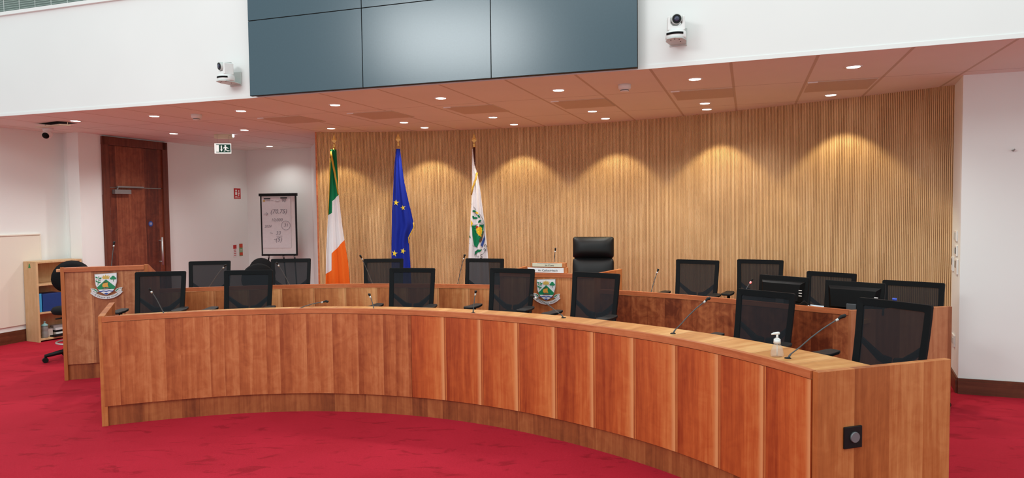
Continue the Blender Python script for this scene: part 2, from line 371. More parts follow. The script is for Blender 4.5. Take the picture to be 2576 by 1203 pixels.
# smooth radius curves, sampled every few degrees
def make_curve(c, pts):
    pts = sorted(pts)
    def R(deg):
        if deg <= pts[0][0]: return pts[0][1]
        for i in range(len(pts) - 1):
            if deg <= pts[i + 1][0]:
                p0 = pts[max(i - 1, 0)]; p1 = pts[i]; p2 = pts[i + 1]; p3 = pts[min(i + 2, len(pts) - 1)]
                t = (deg - p1[0]) / (p2[0] - p1[0])
                m1 = (p2[1] - p0[1]) / (p2[0] - p0[0]) * (p2[0] - p1[0]); m2 = (p3[1] - p1[1]) / (p3[0] - p1[0]) * (p2[0] - p1[0])
                return (2 * t**3 - 3 * t**2 + 1) * p1[1] + (t**3 - 2 * t**2 + t) * m1 + (-2 * t**3 + 3 * t**2) * p2[1] + (t**3 - t**2) * m2
        return pts[-1][1]
    def P(deg, dr=0.0):
        r = R(deg) + dr; return (c[0] + r * cos(radians(deg)), c[1] + r * sin(radians(deg)))
    return P
def curved(P, a0, a1, r0, r1, z0, z1, origin, n=64, uv0=0.0, m=None, horiz=False):
    """curved slab between angle a0 (left, larger) and a1 (right); r0 inner offset, r1 outer offset"""
    m = m or MB(); ox, oy, oz = origin; L = uv0; prev = None
    for i in range(n + 1):
        a = a0 + (a1 - a0) * i / n
        pi_, po = P(a, r0), P(a, r1)
        if prev: L2 = L + hypot(pi_[0] - prev[0][0], pi_[1] - prev[0][1])
        cur = (pi_, po)
        if prev:
            A, B = prev; C, D = cur
            def V(p, z): return m.v((p[0] - ox, p[1] - oy, z - oz))
            w_ = r1 - r0
            m.face([V(A, z0), V(C, z0), V(C, z1), V(A, z1)], 0, [(L, z0), (L2, z0), (L2, z1), (L, z1)])
            m.face([V(D, z0), V(B, z0), V(B, z1), V(D, z1)], 0, [(L2, z0), (L, z0), (L, z1), (L2, z1)])
            m.face([V(A, z1), V(C, z1), V(D, z1), V(B, z1)], 0, [(L, 0), (L2, 0), (L2, w_), (L, w_)])
            m.face([V(B, z0), V(D, z0), V(C, z0), V(A, z0)], 0, [(L, w_), (L2, w_), (L2, 0), (L, 0)])
            if i == 1: m.face([V(B, z0), V(A, z0), V(A, z1), V(B, z1)], 0, [(0, z0), (w_, z0), (w_, z1), (0, z1)])
            if i == n: m.face([V(C, z0), V(D, z0), V(D, z1), V(C, z1)], 0, [(0, z0), (w_, z0), (w_, z1), (0, z1)])
            L = L2
        prev = cur
    m.L = L
    return m
def slab(A, B, t, z0, z1, origin=(0, 0, 0), side=1, m=None):
    """upright board from A to B, thickness t to the left (side=1) of A->B"""
    m = m or MB(); d = Vector((B[0] - A[0], B[1] - A[1])); L = d.length; d.normalize(); n = Vector((-d.y, d.x)) * side * t / 2
    mid = (Vector((A[0] + B[0], A[1] + B[1])) / 2) + n; R = Matrix.Rotation(atan2(d.y, d.x), 3, 'Z')
    # box uses its centre for uv so centre it at local length
    k = MB(); m.box((mid.x - origin[0], mid.y - origin[1], (z0 + z1) / 2 - origin[2]), (L, t, z1 - z0), m=R); k.bm.free(); return m

# ------------------------------------------------------------------ the room
m = MB(); m.prism([(-10, -1.5), (8, -1.5), (8, 13.5), (-10, 13.5)], -0.12, 0.0); struct('floor', m, CARPET)
SOF = [(-6.5, 7.82), (-3.62, 6.87), (0.977, 5.348), (3.276, 4.456), (5.6, 3.55)]
m = MB(); m.prism([(x + 0.008, y + 0.022) for x, y in SOF] + [(7.6, 4.2), (7.6, 13.0), (-7.6, 13.0), (-7.6, 8.3)], CEIL, CEIL + 0.12); struct('ceiling', m, CEILM)
# upper wall over the opening, with its bead
def strip(pts, t, z0, z1, m=None, dy=0.0):
    m = m or MB(); n = len(pts)
    nr = []
    for i in range(n):
        a = Vector(pts[max(i - 1, 0)]); b = Vector(pts[min(i + 1, n - 1)]); d = (b - a).normalized(); nr.append(Vector((-d.y, d.x)))
    f = [Vector(p) + q * dy for p, q in zip(pts, nr)]; g = [p + q * t for p, q in zip(f, nr)]
    poly = [tuple(p) for p in f] + [tuple(p) for p in g[::-1]]
    m.prism(poly, z0, z1); return m
struct('wall_upper', strip(SOF, 0.02, CEIL - 0.001, 3.70, dy=0.0), WALL_UP)
struct('trim_1', strip(SOF, 0.016, CEIL - 0.004, CEIL + 0.026, dy=-0.005), WALL_UP)
struct('trim_2', strip(SOF, 0.16, 3.70, 3.735, dy=-0.03), WALL_UP)
struct('wall_gallery', strip(SOF, 0.1, 3.735, 5.6, dy=0.35), wall_mat('gallery_paint', (150, 160, 156)))
# left walls
WL1, WC, WD, WF, WR = (-5.937, 9.22), (-5.62, 9.1), (-4.607, 12.072), (-3.352, 11.644), (-2.60, 9.62)
wall('wall_left', (-6.2 - 0.323 * 1.35, 8.45 - 0.946 * 1.35), WL1, 0, CEIL, WALL, 0.2, 0.0)
wall('wall_column', WL1, WC, 0, CEIL, WALL, 0.3)
wall('wall_door', WC, WD, 0, CEIL, WALL, 0.2, 0.1)
wall('wall_rear', WD, WF, 0, CEIL, WALL, 0.2, 0.1)
wall('wall_rear_return', WF, WR, 0, CEIL, WALL, 0.2)
# right walls
RR0, RR1, RW = (3.963, 6.216), (3.735, 5.75), (6.9, 4.55)
wall('wall_right_return', (RR0[0] + 0.06, RR0[1] + 0.125), (RR1[0] + 0.009, RR1[1] + 0.018), 0, CEIL, WALL, 0.05)
wall('wall_right', RR1, RW, 0, CEIL, WALL, 0.04)
# skirting boards
def skirting(name, A, B, h=0.13):
    a, L = frame(A, B); m = MB(); m.box((L / 2, -0.01, h / 2 - 0.01), (L, 0.02, h - 0.02)); m.box((L / 2, -0.006, h - 0.01), (L, 0.012, 0.02))
    o = struct(name, m, W_BASEB); o.location = (A[0], A[1], 0); o.rotation_euler = (0, 0, a)
skirting('baseboard_right', (RR1[0] - 0.005, RR1[1]), RW, 0.13); skirting('baseboard_right_return', RR0, RR1, 0.13)
skirting('baseboard_left', (-6.2 - 0.323 * 1.35, 8.45 - 0.946 * 1.35), WL1, 0.15)
# raised cream boarding on the left wall
A, B = (-6.2, 8.45), WL1; a, L = frame(A, B)
m = MB(); m.box((-0.45, -0.01, 0.77), (1.75, 0.02, 1.12)); m.box((-0.45, -0.016, 1.335), (1.75, 0.032, 0.016)); m.box((0.427, -0.013, 0.77), (0.012, 0.026, 1.14))
o = struct('trim_3', m, PANEL, bevel=0.002); o.location = (A[0], A[1], 0); o.rotation_euler = (0, 0, a)

# slatted timber wall
SW = [(-2.613, 9.353), (-2.07, 9.40), (-1.529, 9.394), (-0.98, 9.35), (-0.449, 9.255), (0.10, 9.105), (0.588, 8.923), (1.08, 8.72), (1.529, 8.465), (1.94, 8.19), (2.32, 7.89), (2.66, 7.59), (2.977, 7.27), (3.309, 6.94), (3.515, 6.72), (3.75, 6.46), (3.963, 6.216)]
# smooth by fitting a quartic-ish running average, then resample by arc length
def resample(pts, step):
    d = [0]
    for a, b in zip(pts, pts[1:]): d.append(d[-1] + hypot(b[0] - a[0], b[1] - a[1]))
    out = []; s = 0; i = 0
    while s <= d[-1]:
        while i < len(d) - 2 and d[i + 1] < s: i += 1
        t = (s - d[i]) / (d[i + 1] - d[i]); out.append((pts[i][0] + t * (pts[i + 1][0] - pts[i][0]), pts[i][1] + t * (pts[i + 1][1] - pts[i][1]))); s += step
    if hypot(out[-1][0] - pts[-1][0], out[-1][1] - pts[-1][1]) > 0.004: out.append(pts[-1])
    return out
def smooth_poly(pts, k):
    for _ in range(k):
        pts = [pts[0]] + [((a[0] + 2 * b[0] + c[0]) / 4, (a[1] + 2 * b[1] + c[1]) / 4) for a, b, c in zip(pts, pts[1:], pts[2:])] + [pts[-1]]
    return pts
fine = smooth_poly(resample(SW, 0.08), 12); slatpts = resample(fine, 0.016)
m = MB()
for i in range(len(slatpts) - 1):
    p, q = Vector(slatpts[i]), Vector(slatpts[i + 1]); d = (q - p).normalized(); n = Vector((d.y, -d.x)); u = i * 0.016
    a, b = p, p + d * 0.0115; f0, f1 = a + n * 0.0, b + n * 0.0; g0, g1 = a - n * 0.012, b - n * 0.012
    def V(c, z): return m.v((c.x, c.y, z))
    m.face([V(f0, 0), V(f1, 0), V(f1, CEIL), V(f0, CEIL)], 0, [(u + .002, 0), (u + .012, 0), (u + .012, CEIL), (u + .002, CEIL)])
    m.face([V(g0, 0), V(f0, 0), V(f0, CEIL), V(g0, CEIL)], 0, [(u + .002, 0), (u + .003, 0), (u + .003, CEIL), (u + .002, CEIL)])
    m.face([V(f1, 0), V(g1, 0), V(g1, CEIL), V(f1, CEIL)], 0, [(u + .011, 0), (u + .012, 0), (u + .012, CEIL), (u + .011, CEIL)])
    g2 = q - n * 0.012
    m.face([V(g0, 0), V(Vector(g2), 0), V(Vector(g2), CEIL), V(g0, CEIL)], 1, [(u, 0)] * 4)
back = [tuple(Vector(p) + Vector((0.0, 0.25))) for p in fine[::8]] + [tuple(Vector(fine[-1]) + Vector((0.1, 0.2)))]
front = [tuple(Vector(p) + Vector((0.004, 0.018))) for p in fine[::8]] + [tuple(Vector(fine[-1]) + Vector((0.0, 0.02)))]
m.prism(front + back[::-1], 0, CEIL, 1)
bmesh_keep = m
o = struct('wall_back', m, [SLAT, GROOVE])
m = MB(); m.box((-2.622, 9.44, CEIL / 2), (0.02, 0.19, CEIL)); struct('trim_4', m, W_EDGE)

# ------------------------------------------------------------------ door in the left wall
aD, LD = frame(WC, WD)
def door_obj():
    o = MB(); x0, x1 = 0.272, 1.369
    o.box((x0 + 0.045, -0.02, 1.315), (0.09, 0.05, 2.63)); o.box((x1 - 0.045, -0.02, 1.315), (0.09, 0.05, 2.63)); o.box(((x0 + x1) / 2, -0.02, 2.575), (x1 - x0, 0.05, 0.11))
    fr = tag(o.build('door_1', W_DFRAME, bevel=0.003), kind='structure'); fr.location = (WC[0], WC[1], 0); fr.rotation_euler = (0, 0, aD)
    m = MB(); m.box(((x0 + x1) / 2, -0.008, 0.975), (x1 - x0 - 0.18, 0.03, 1.935)); lf = m.build('door_leaf', W_DOOR, fr, bevel=0.002)
    m = MB(); m.box(((x0 + x1) / 2, -0.008, 2.235), (x1 - x0 - 0.18, 0.03, 0.565)); m.build('overpanel', W_DOOR, fr, bevel=0.002)
    m = MB(); hx = x1 - 0.19; m.tube([(hx, -0.085, 0.82), (hx, -0.085, 1.23)], 0.014)
    m.tube([(hx, -0.085, 0.87), (hx, -0.02, 0.87)], 0.009); m.tube([(hx, -0.085, 1.18), (hx, -0.02, 1.18)], 0.009); m.build('pull_handle', CHROME, lf)
    m = MB(); m.box((x0 + 0.27, -0.055, 1.885), (0.26, 0.06, 0.06)); cl = m.build('door_closer', STEELG, lf, bevel=0.004)
    m = MB(); m.box((x0 + 0.42, -0.05, 1.955), (0.44, 0.022, 0.022)); m.tube([(x0 + 0.2, -0.05, 1.915), (x0 + 0.22, -0.05, 1.95)], 0.008); m.build('closer_arm', STEELG, cl)
    for z in (1.62, 1.35, 0.3):
        m = MB(); m.cyl((x0 + 0.092, -0.03, z - 0.05), (x0 + 0.092, -0.03, z + 0.05), 0.008, seg=8); m.build('hinge', CHROME, lf)
    m = MB(); m.cyl((hx - 0.14, -0.024, 1.43), (hx - 0.14, -0.028, 1.43), 0.038, seg=24); sg = m.build('round_sign', BLUE_SIGN, lf)
    mm = MB()
    for k, w_ in ((0.015, 0.04), (0.0, 0.045), (-0.014, 0.04)): mm.box((hx - 0.14, -0.0285, 1.43 + k), (w_, 0.001, 0.005))
    mm.build('sign_text', WHITEP, sg)
door_obj()

# ------------------------------------------------------------------ front desk
PF = make_curve((-1.75, 2.2), [(115, 3.19), (106, 3.195), (97, 3.215), (87, 3.23), (77, 3.228), (67, 3.222), (58, 3.215), (50, 3.215), (44, 3.225), (34, 3.258), (24, 3.28), (17, 3.293)])
FO = (-1.0, 5.35, 0)
fd = thing('curved_desk', FO, 0, 'long curved cherry wood council desk in the foreground with plain end panel at right', 'desk')
HD, WT = 0.825, 0.76
SPLIT = 72.6
m = curved(PF, 114.2, SPLIT, 0.0, 0.022, 0.15, HD - 0.042, FO, 60); m.build('front_panel', W_FRONT_L, fd)
m = curved(PF, SPLIT - 0.06, 17.6, 0.0, 0.022, 0.15, HD - 0.042, FO, 80); m.build('front_panel', W_FRONT_R, fd)
m = curved(PF, 114.2, 17.6, -0.004, 0.03, HD - 0.038, HD, FO, 140); m.build('top_edge', W_EDGE, fd)
m = curved(PF, 114.2, 17.6, 0.016, 0.036, 0.0, 0.15, FO, 120); m.build('skirting', W_SKIRT, fd)
m = curved(PF, 113.2, 17.75, 0.03, 0.575, WT - 0.03, WT, FO, 140); m.build('worktop', W_TOP, fd)
m = slab((-3.042, 5.120), (-3.405, 5.889), 0.042, 0, 0.832, FO, 1); m.build('end_panel', W_END, fd, bevel=0.002)
# right end panel, its outer face towards the hall
ER0, ER1 = (1.406, 3.159), (2.171, 3.40)
aE, LE = frame(ER0, ER1)
m = MB(); m.box((LE / 2, 0.018, HD / 2 - 0.0), (LE, 0.036, HD)); e = m.build('end_panel', W_END, fd, bevel=0.0015); e.location = (ER0[0] - FO[0], ER0[1] - FO[1], 0); e.rotation_euler = (0, 0, aE)
m = MB(); m.box((0.197, -0.005, 0.502), (0.104, 0.01, 0.104)); pl = m.build('wall_plate', BLACK, e, bevel=0.003)
m = MB(); m.cyl((0.203, -0.010, 0.503), (0.203, -0.018, 0.503), 0.026, 0.024, 28); m.build('grey_button', plain('button_grey', (120, 122, 126), 0.4, 0.3), pl)

# ------------------------------------------------------------------ rear desk
PB = make_curve((-1.86, 1.87), [(112, 5.335), (105.7, 5.335), (96.5, 5.33), (89.2, 5.335), (84, 5.33), (78.6, 5.335), (72.6, 5.345), (65, 5.335), (57.6, 5.325), (51.4, 5.325), (46.3, 5.305), (40.4, 5.31), (35.5, 5.36)])
BO = (-0.2, 7.0, 0)
bd = thing('curved_desk', BO, 0, 'rear curved cherry wood desk behind the front row, ending beside the wall switches', 'desk')
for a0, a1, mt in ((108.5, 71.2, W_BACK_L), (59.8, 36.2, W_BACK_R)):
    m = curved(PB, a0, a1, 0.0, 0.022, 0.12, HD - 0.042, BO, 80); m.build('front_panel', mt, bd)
    m = curved(PB, a0, a1, -0.004, 0.03, HD - 0.038, HD, BO, 90); m.build('top_edge', W_EDGE, bd)
    m = curved(PB, a0, a1, 0.016, 0.036, 0.0, 0.12, BO, 60); m.build('skirting', W_SKIRT, bd)
    m = curved(PB, a0, a1 if a1 > 40 else a1 - 1, 0.03, 0.46, WT - 0.03, WT, BO, 90); m.build('worktop', W_TOP, bd)
EB0, EB1 = (2.462, 5.005), (3.285, 5.140)
aB, LB = frame(EB0, EB1)
m = MB(); m.box((LB / 2, 0.018, HD / 2), (LB, 0.036, HD)); e = m.build('end_panel', wood('cherry_rear_end', (142, 80, 46), (174, 106, 68), (198, 134, 92), leaf=0.2, rnd=0.35, rough=0.42), bd, bevel=0.0015); e.location = (EB0[0] - BO[0], EB0[1] - BO[1], 0); e.rotation_euler = (0, 0, aB)

# ------------------------------------------------------------------ chairman's raised desk
PO = (-0.125, 6.862); PR = (0.779, 6.568); aP, LP = frame(PO, PR); PH = 0.96
pod = thing('raised_desk', (PO[0], PO[1], 0), aP, 'raised cherry wood chair desk with crest on its front, set into the rear desk', 'desk')
m = MB(); m.box((LP / 2, 0.011, (PH - 0.042 + 0.1) / 2), (LP, 0.022, PH - 0.142)); m.build('front_panel', wood('cherry_podium', (156, 84, 44), (188, 114, 66), (222, 160, 106), leaf=0.47, grad=0.25, stripe=0.25, rnd=0.1, rough=0.4, off=0.2), pod)
m = MB(); m.box((LP / 2, 0.013, PH - 0.02), (LP + 0.004, 0.04, 0.04)); m.build('top_edge', W_EDGE, pod, bevel=0.002)
m = MB(); m.box((LP / 2, 0.03, 0.05), (LP, 0.02, 0.1)); m.build('skirting', W_SKIRT, pod)
m = MB(); m.prism([(0.03, 0.035), (LP - 0.03, 0.035), (LP + 0.0, 0.55), (0.03, 0.6)], 0.87, 0.90); m.build('worktop', W_TOP, pod)
def loc_in(p, A, a): 
    dx, dy = p[0] - A[0], p[1] - A[1]; return (dx * cos(a) + dy * sin(a), -dx * sin(a) + dy * cos(a))
q1 = loc_in((0.13, 7.576), PO, aP); q2 = loc_in((1.13, 7.10), PO, aP)
m = slab((0.0, 0.0), q1, 0.036, 0, PH, (0, 0, 0), -1); m.build('side_panel', W_END, pod, bevel=0.002)
m = slab((LP, 0.0), q2, 0.036, 0, PH, (0, 0, 0), 1); m.build('side_panel', W_END, pod, bevel=0.002)

# ------------------------------------------------------------------ clerk's lectern desk at left
LO = (-4.287, 6.536); LR = (-3.576, 6.76); aL, LL = frame(LO, LR); LH = 1.083
lec = thing('lectern_desk', (LO[0], LO[1], 0), aL, 'tall cherry wood lectern desk with crest, left of the curved desks', 'desk')
m = MB(); m.box((LL / 2, 0.02, (LH - 0.045 + 0.15) / 2), (LL - 0.06, 0.022, LH - 0.195)); m.build('front_panel', W_LECT, lec)
m = MB(); m.box((LL / 2, 0.012, LH - 0.022), (LL - 0.06, 0.04, 0.044)); m.build('top_edge', W_EDGE, lec, bevel=0.002)
m = MB(); m.box((LL / 2, 0.035, 0.075), (LL - 0.06, 0.02, 0.15)); m.build('skirting', W_SKIRT, lec)
m = MB(); m.plate([(0, 0), (0.6, 0), (0.6, 0.96), (0, LH + 0.005)], 0, 0.032); o = m.build('side_panel', W_END, lec, bevel=0.002); o.location = (0.032, 0.0, 0); o.rotation_euler = (0, 0, pi / 2)
m = MB(); m.plate([(0, 0), (0.62, 0), (0.62, 0.93), (0.05, LH + 0.005), (0, LH + 0.005)], 0, 0.032); o = m.build('side_panel', W_END, lec, bevel=0.002); o.location = (LL, 0.0, 0); o.rotation_euler = (0, 0, pi / 2)
m = MB(); m.box((LL / 2, 0.29, 0.95), (LL - 0.07, 0.5, 0.03)); m.build('worktop', W_TOP, lec)
m = MB(); m.box((-0.015, 0.03, 1.055), (0.045, 0.03, 0.028)); m.build('side_stub', wood('pale_stub', (190, 130, 90), (214, 156, 112), (226, 176, 136)), lec, bevel=0.003)

# ------------------------------------------------------------------ county crest
def crest(loc, rz, label):
    t = thing('coat_of_arms', loc, rz, label, 'crest', 'painted crests on the desk fronts')
    S = 0.000282; CX_, CY_ = 728, 612
    def T(p): return [((x - CX_) * S, (CY_ - y) * S) for x, y in p][::-1]
    def curve_pts(f, n=14): return [f(i / n) for i in range(n + 1)]
    sh = [(385, 195), (1062, 165), (1062, 420)] + [(1062 - 14 * (i / 6) ** 2 * 6.0, 420 + 40 * i) for i in range(1, 5)] + [(1010, 650), (960, 745), (880, 830), (800, 885), (728, 920), (650, 885), (570, 830), (490, 745), (440, 660), (405, 560), (392, 430)]
    m = MB(); m.plate(T(sh), -0.016, 0.0); shield = m.build('shield', C_SILVER, t)
    inn = [(728 + (x - 728) * 0.955, 545 + (y - 545) * 0.955) for x, y in sh]
    m = MB(); m.plate(T(inn), -0.018, -0.015); m.build('shield_field', C_WHITE, shield)
    m = MB(); m.plate(T([(728, 382), (1005, 640), (960, 735), (495, 735), (445, 650)]), -0.020, -0.017); m.build('green_mountain', C_GREEN, shield)
    def wave(y, amp, x0, x1, h, ph=0):
        n = 18; top = [(x0 + (x1 - x0) * i / n, y + amp * sin(ph + 2 * pi * 2.5 * i / n)) for i in range(n + 1)]
        return top + [(x, yy + h) for x, yy in top[::-1]]
    m = MB(); m.plate(T([(482, 725), (975, 725), (880, 828), (728, 915), (575, 828)]), -0.0215, -0.019, 0)
    m.plate(T(wave(768, 9, 515, 940, 32)), -0.023, -0.021, 1); m.plate(T([(640, 845), (680, 855), (728, 843), (780, 855), (815, 845), (728, 908)]), -0.023, -0.021, 1)
    m.build('waves', [C_WHITE, C_BLUE], shield)
    m = MB(); m.plate(T([(605, 265), (640, 300), (650, 230), (685, 285), (724, 215), (760, 285), (798, 225), (812, 300), (850, 262), (818, 365), (636, 365)]), -0.0205, -0.017); m.build('crown', C_GOLD, shield)
    m = MB()
    def blob(cx, cy, rx, ry, a=0.0, n=14, mi=0): m.plate(T([(cx + rx * cos(q) * cos(a) - ry * sin(q) * sin(a), cy + rx * cos(q) * sin(a) + ry * sin(q) * cos(a)) for q in [2 * pi * k / n for k in range(n)]]), -0.0205 - 0.0001 * (cx % 7), -0.017, mi)
    blob(948, 308, 50, 42); blob(902, 356, 50, 40); blob(992, 356, 50, 40); m.plate(T([(938, 380), (956, 380), (962, 465), (948, 468)]), -0.0205, -0.017)
    m.build('shamrock', C_GREEN, shield)
    m = MB()
    m.plate(T([(470, 575), (486, 575), (505, 430), (530, 290), (518, 288), (490, 430)]), -0.020, -0.017)
    for c in ((450, 308, 42, 22, 0.6), (562, 340, 42, 22, -0.6), (448, 440, 42, 22, 0.9), (528, 478, 42, 20, -0.3)): blob(*c)
    for c in ((515, 290, 14, 16, 0), (455, 368, 14, 13, 0), (545, 405, 18, 11, -0.5)): blob(*c, mi=1)
    m.build('oak_sprig', [C_GREEN, C_BROWN], shield)
    m = MB(); m.plate(T([(640, 525), (710, 500), (788, 492), (778, 570), (804, 660), (740, 640), (668, 655), (622, 632), (615, 575)]), -0.024, -0.019, 0)
    m.plate(T([(600, 700), (650, 690), (820, 690), (862, 682), (830, 716), (640, 722)]), -0.024, -0.019, 1); m.plate(T([(655, 680), (800, 680), (800, 692), (655, 692)]), -0.025, -0.02, 2)
    m.plate(T([(690, 470), (702, 462), (712, 690), (700, 690)]), -0.0235, -0.019, 1); m.plate(T([(625, 500), (700, 455), (785, 485), (780, 492), (700, 468), (632, 512)]), -0.0236, -0.019, 1)
    m.build('sailing_ship', [C_ORANGE, C_BROWN, C_SILVER], shield)
    # ribbon: arc of a circle through (240,800) (728,1060) (1215,800)
    cx, cy, Ro = 728, 415, 645
    def arc(r, a0, a1, n=26): return [(cx + r * cos(radians(a0 + (a1 - a0) * i / n)), cy + r * sin(radians(a0 + (a1 - a0) * i / n))) for i in range(n + 1)]
    m = MB(); m.plate(T(arc(Ro, 40.5, 139.5) + arc(Ro - 108, 139.5, 40.5)), -0.016, 0.0)
    rb = m.build('ribbon', C_PALE, t)
    for sgn in (1, -1):
        f = lambda p: [(728 + sgn * (x - 728), y) for x, y in p]
        m = MB(); q = f([(240, 680), (330, 682), (420, 715), (485, 800), (400, 832), (340, 770), (262, 790), (275, 740)])
        m.plate(T(q if sgn == 1 else q[::-1]), -0.011, 0.0, 0)
        q = f([(320, 700), (385, 718), (445, 770), (465, 800), (420, 790), (370, 745)]); m.plate(T(q if sgn == 1 else q[::-1]), -0.0125, -0.01, 1)
        q = f([(285, 690), (300, 715), (318, 722), (300, 700)]); m.plate(T(q if sgn == 1 else q[::-1]), -0.0125, -0.01, 1)
        m.build('ribbon_tail', [C_PALE, C_GREEN], rb)
    mes = []; s = '\u00d3 Chuan go Sliabh'; wid = {'i': 24, 'l': 22, ' ': 30, 'n': 44, 'u': 44, 'h': 44, 'C': 46, '\u00d3': 54, 'S': 42, 'g': 44, 'o': 46, 'a': 42, 'b': 44}
    tot = sum(wid[c] for c in s); pos = -tot / 2; rm = Ro - 56
    for c in s:
        wc = wid[c]; u = pos + wc / 2; pos += wc
        if c == ' ': continue
        ang = pi / 2 - u * 1.16 / rm; x, y = cx + rm * cos(ang), cy + rm * sin(ang); rot = ang - pi / 2
        mes.append(text(None, c, 68 * S, INK, None, (x - CX_) * S, (CY_ - y) * S, -0.0172, rot))
    for u in (-430, 430):
        ang = pi / 2 - u * 1.05 / rm; mes.append(text(None, '+', 40 * S, INK, None, (cx + rm * cos(ang) - CX_) * S, (CY_ - cy - rm * sin(ang)) * S, -0.0172, 0.4))
    join_meshes(mes, 'motto_lettering', INK, rb)
    return t
crest((-3.923 + 0.0, 6.649 + 0.009, 0.893), aL, 'painted metal crest with ship and shamrock on the left lectern desk')
crest((0.3325, 6.7165, 0.782), aP, 'painted metal crest with ship and shamrock on the central raised desk')

# ------------------------------------------------------------------ name plates on the raised desk
def plate_thing(s0, w_, h, yb, zb, label, txt, face, fs, tilt):
    c = loc = (PO[0] + cos(aP) * s0 - sin(aP) * yb, PO[1] + sin(aP) * s0 + cos(aP) * yb, zb)
    t = thing('name_plate', loc, aP, label, 'name plate', 'name plates stacked on the raised desk')
    m = MB(); m.box((0, 0, h / 2), (w_, 0.05, h)); b = m.build('wooden_block', W_END, t, bevel=0.003)
    m = MB(); m.box((-0.012, -0.0265, h / 2), (w_ - 0.045, 0.003, h - 0.008)); f = m.build('printed_insert', face, t, bevel=0.003)
    text('lettering', txt, fs, INK, f, 0.012, h * 0.46, -0.0285)
    return t
plate_thing(0.478, 0.41, 0.056, 0.045, PH + 0.0005, 'lower white name plate reading An Cathaoirleach on the raised desk', 'An Cathaoirleach', PAPER, 0.028, 0)
p2 = plate_thing(0.495, 0.345, 0.044, 0.045, PH + 0.0575, 'upper cream name plate with faint script, resting on the lower name plate', "Jim O'Leary", CREAM, 0.019, 0)
m = MB(); m.box((-0.012, -0.0282, 0.037), (0.2, 0.001, 0.002)); m.build('printed_line', PEN, p2)

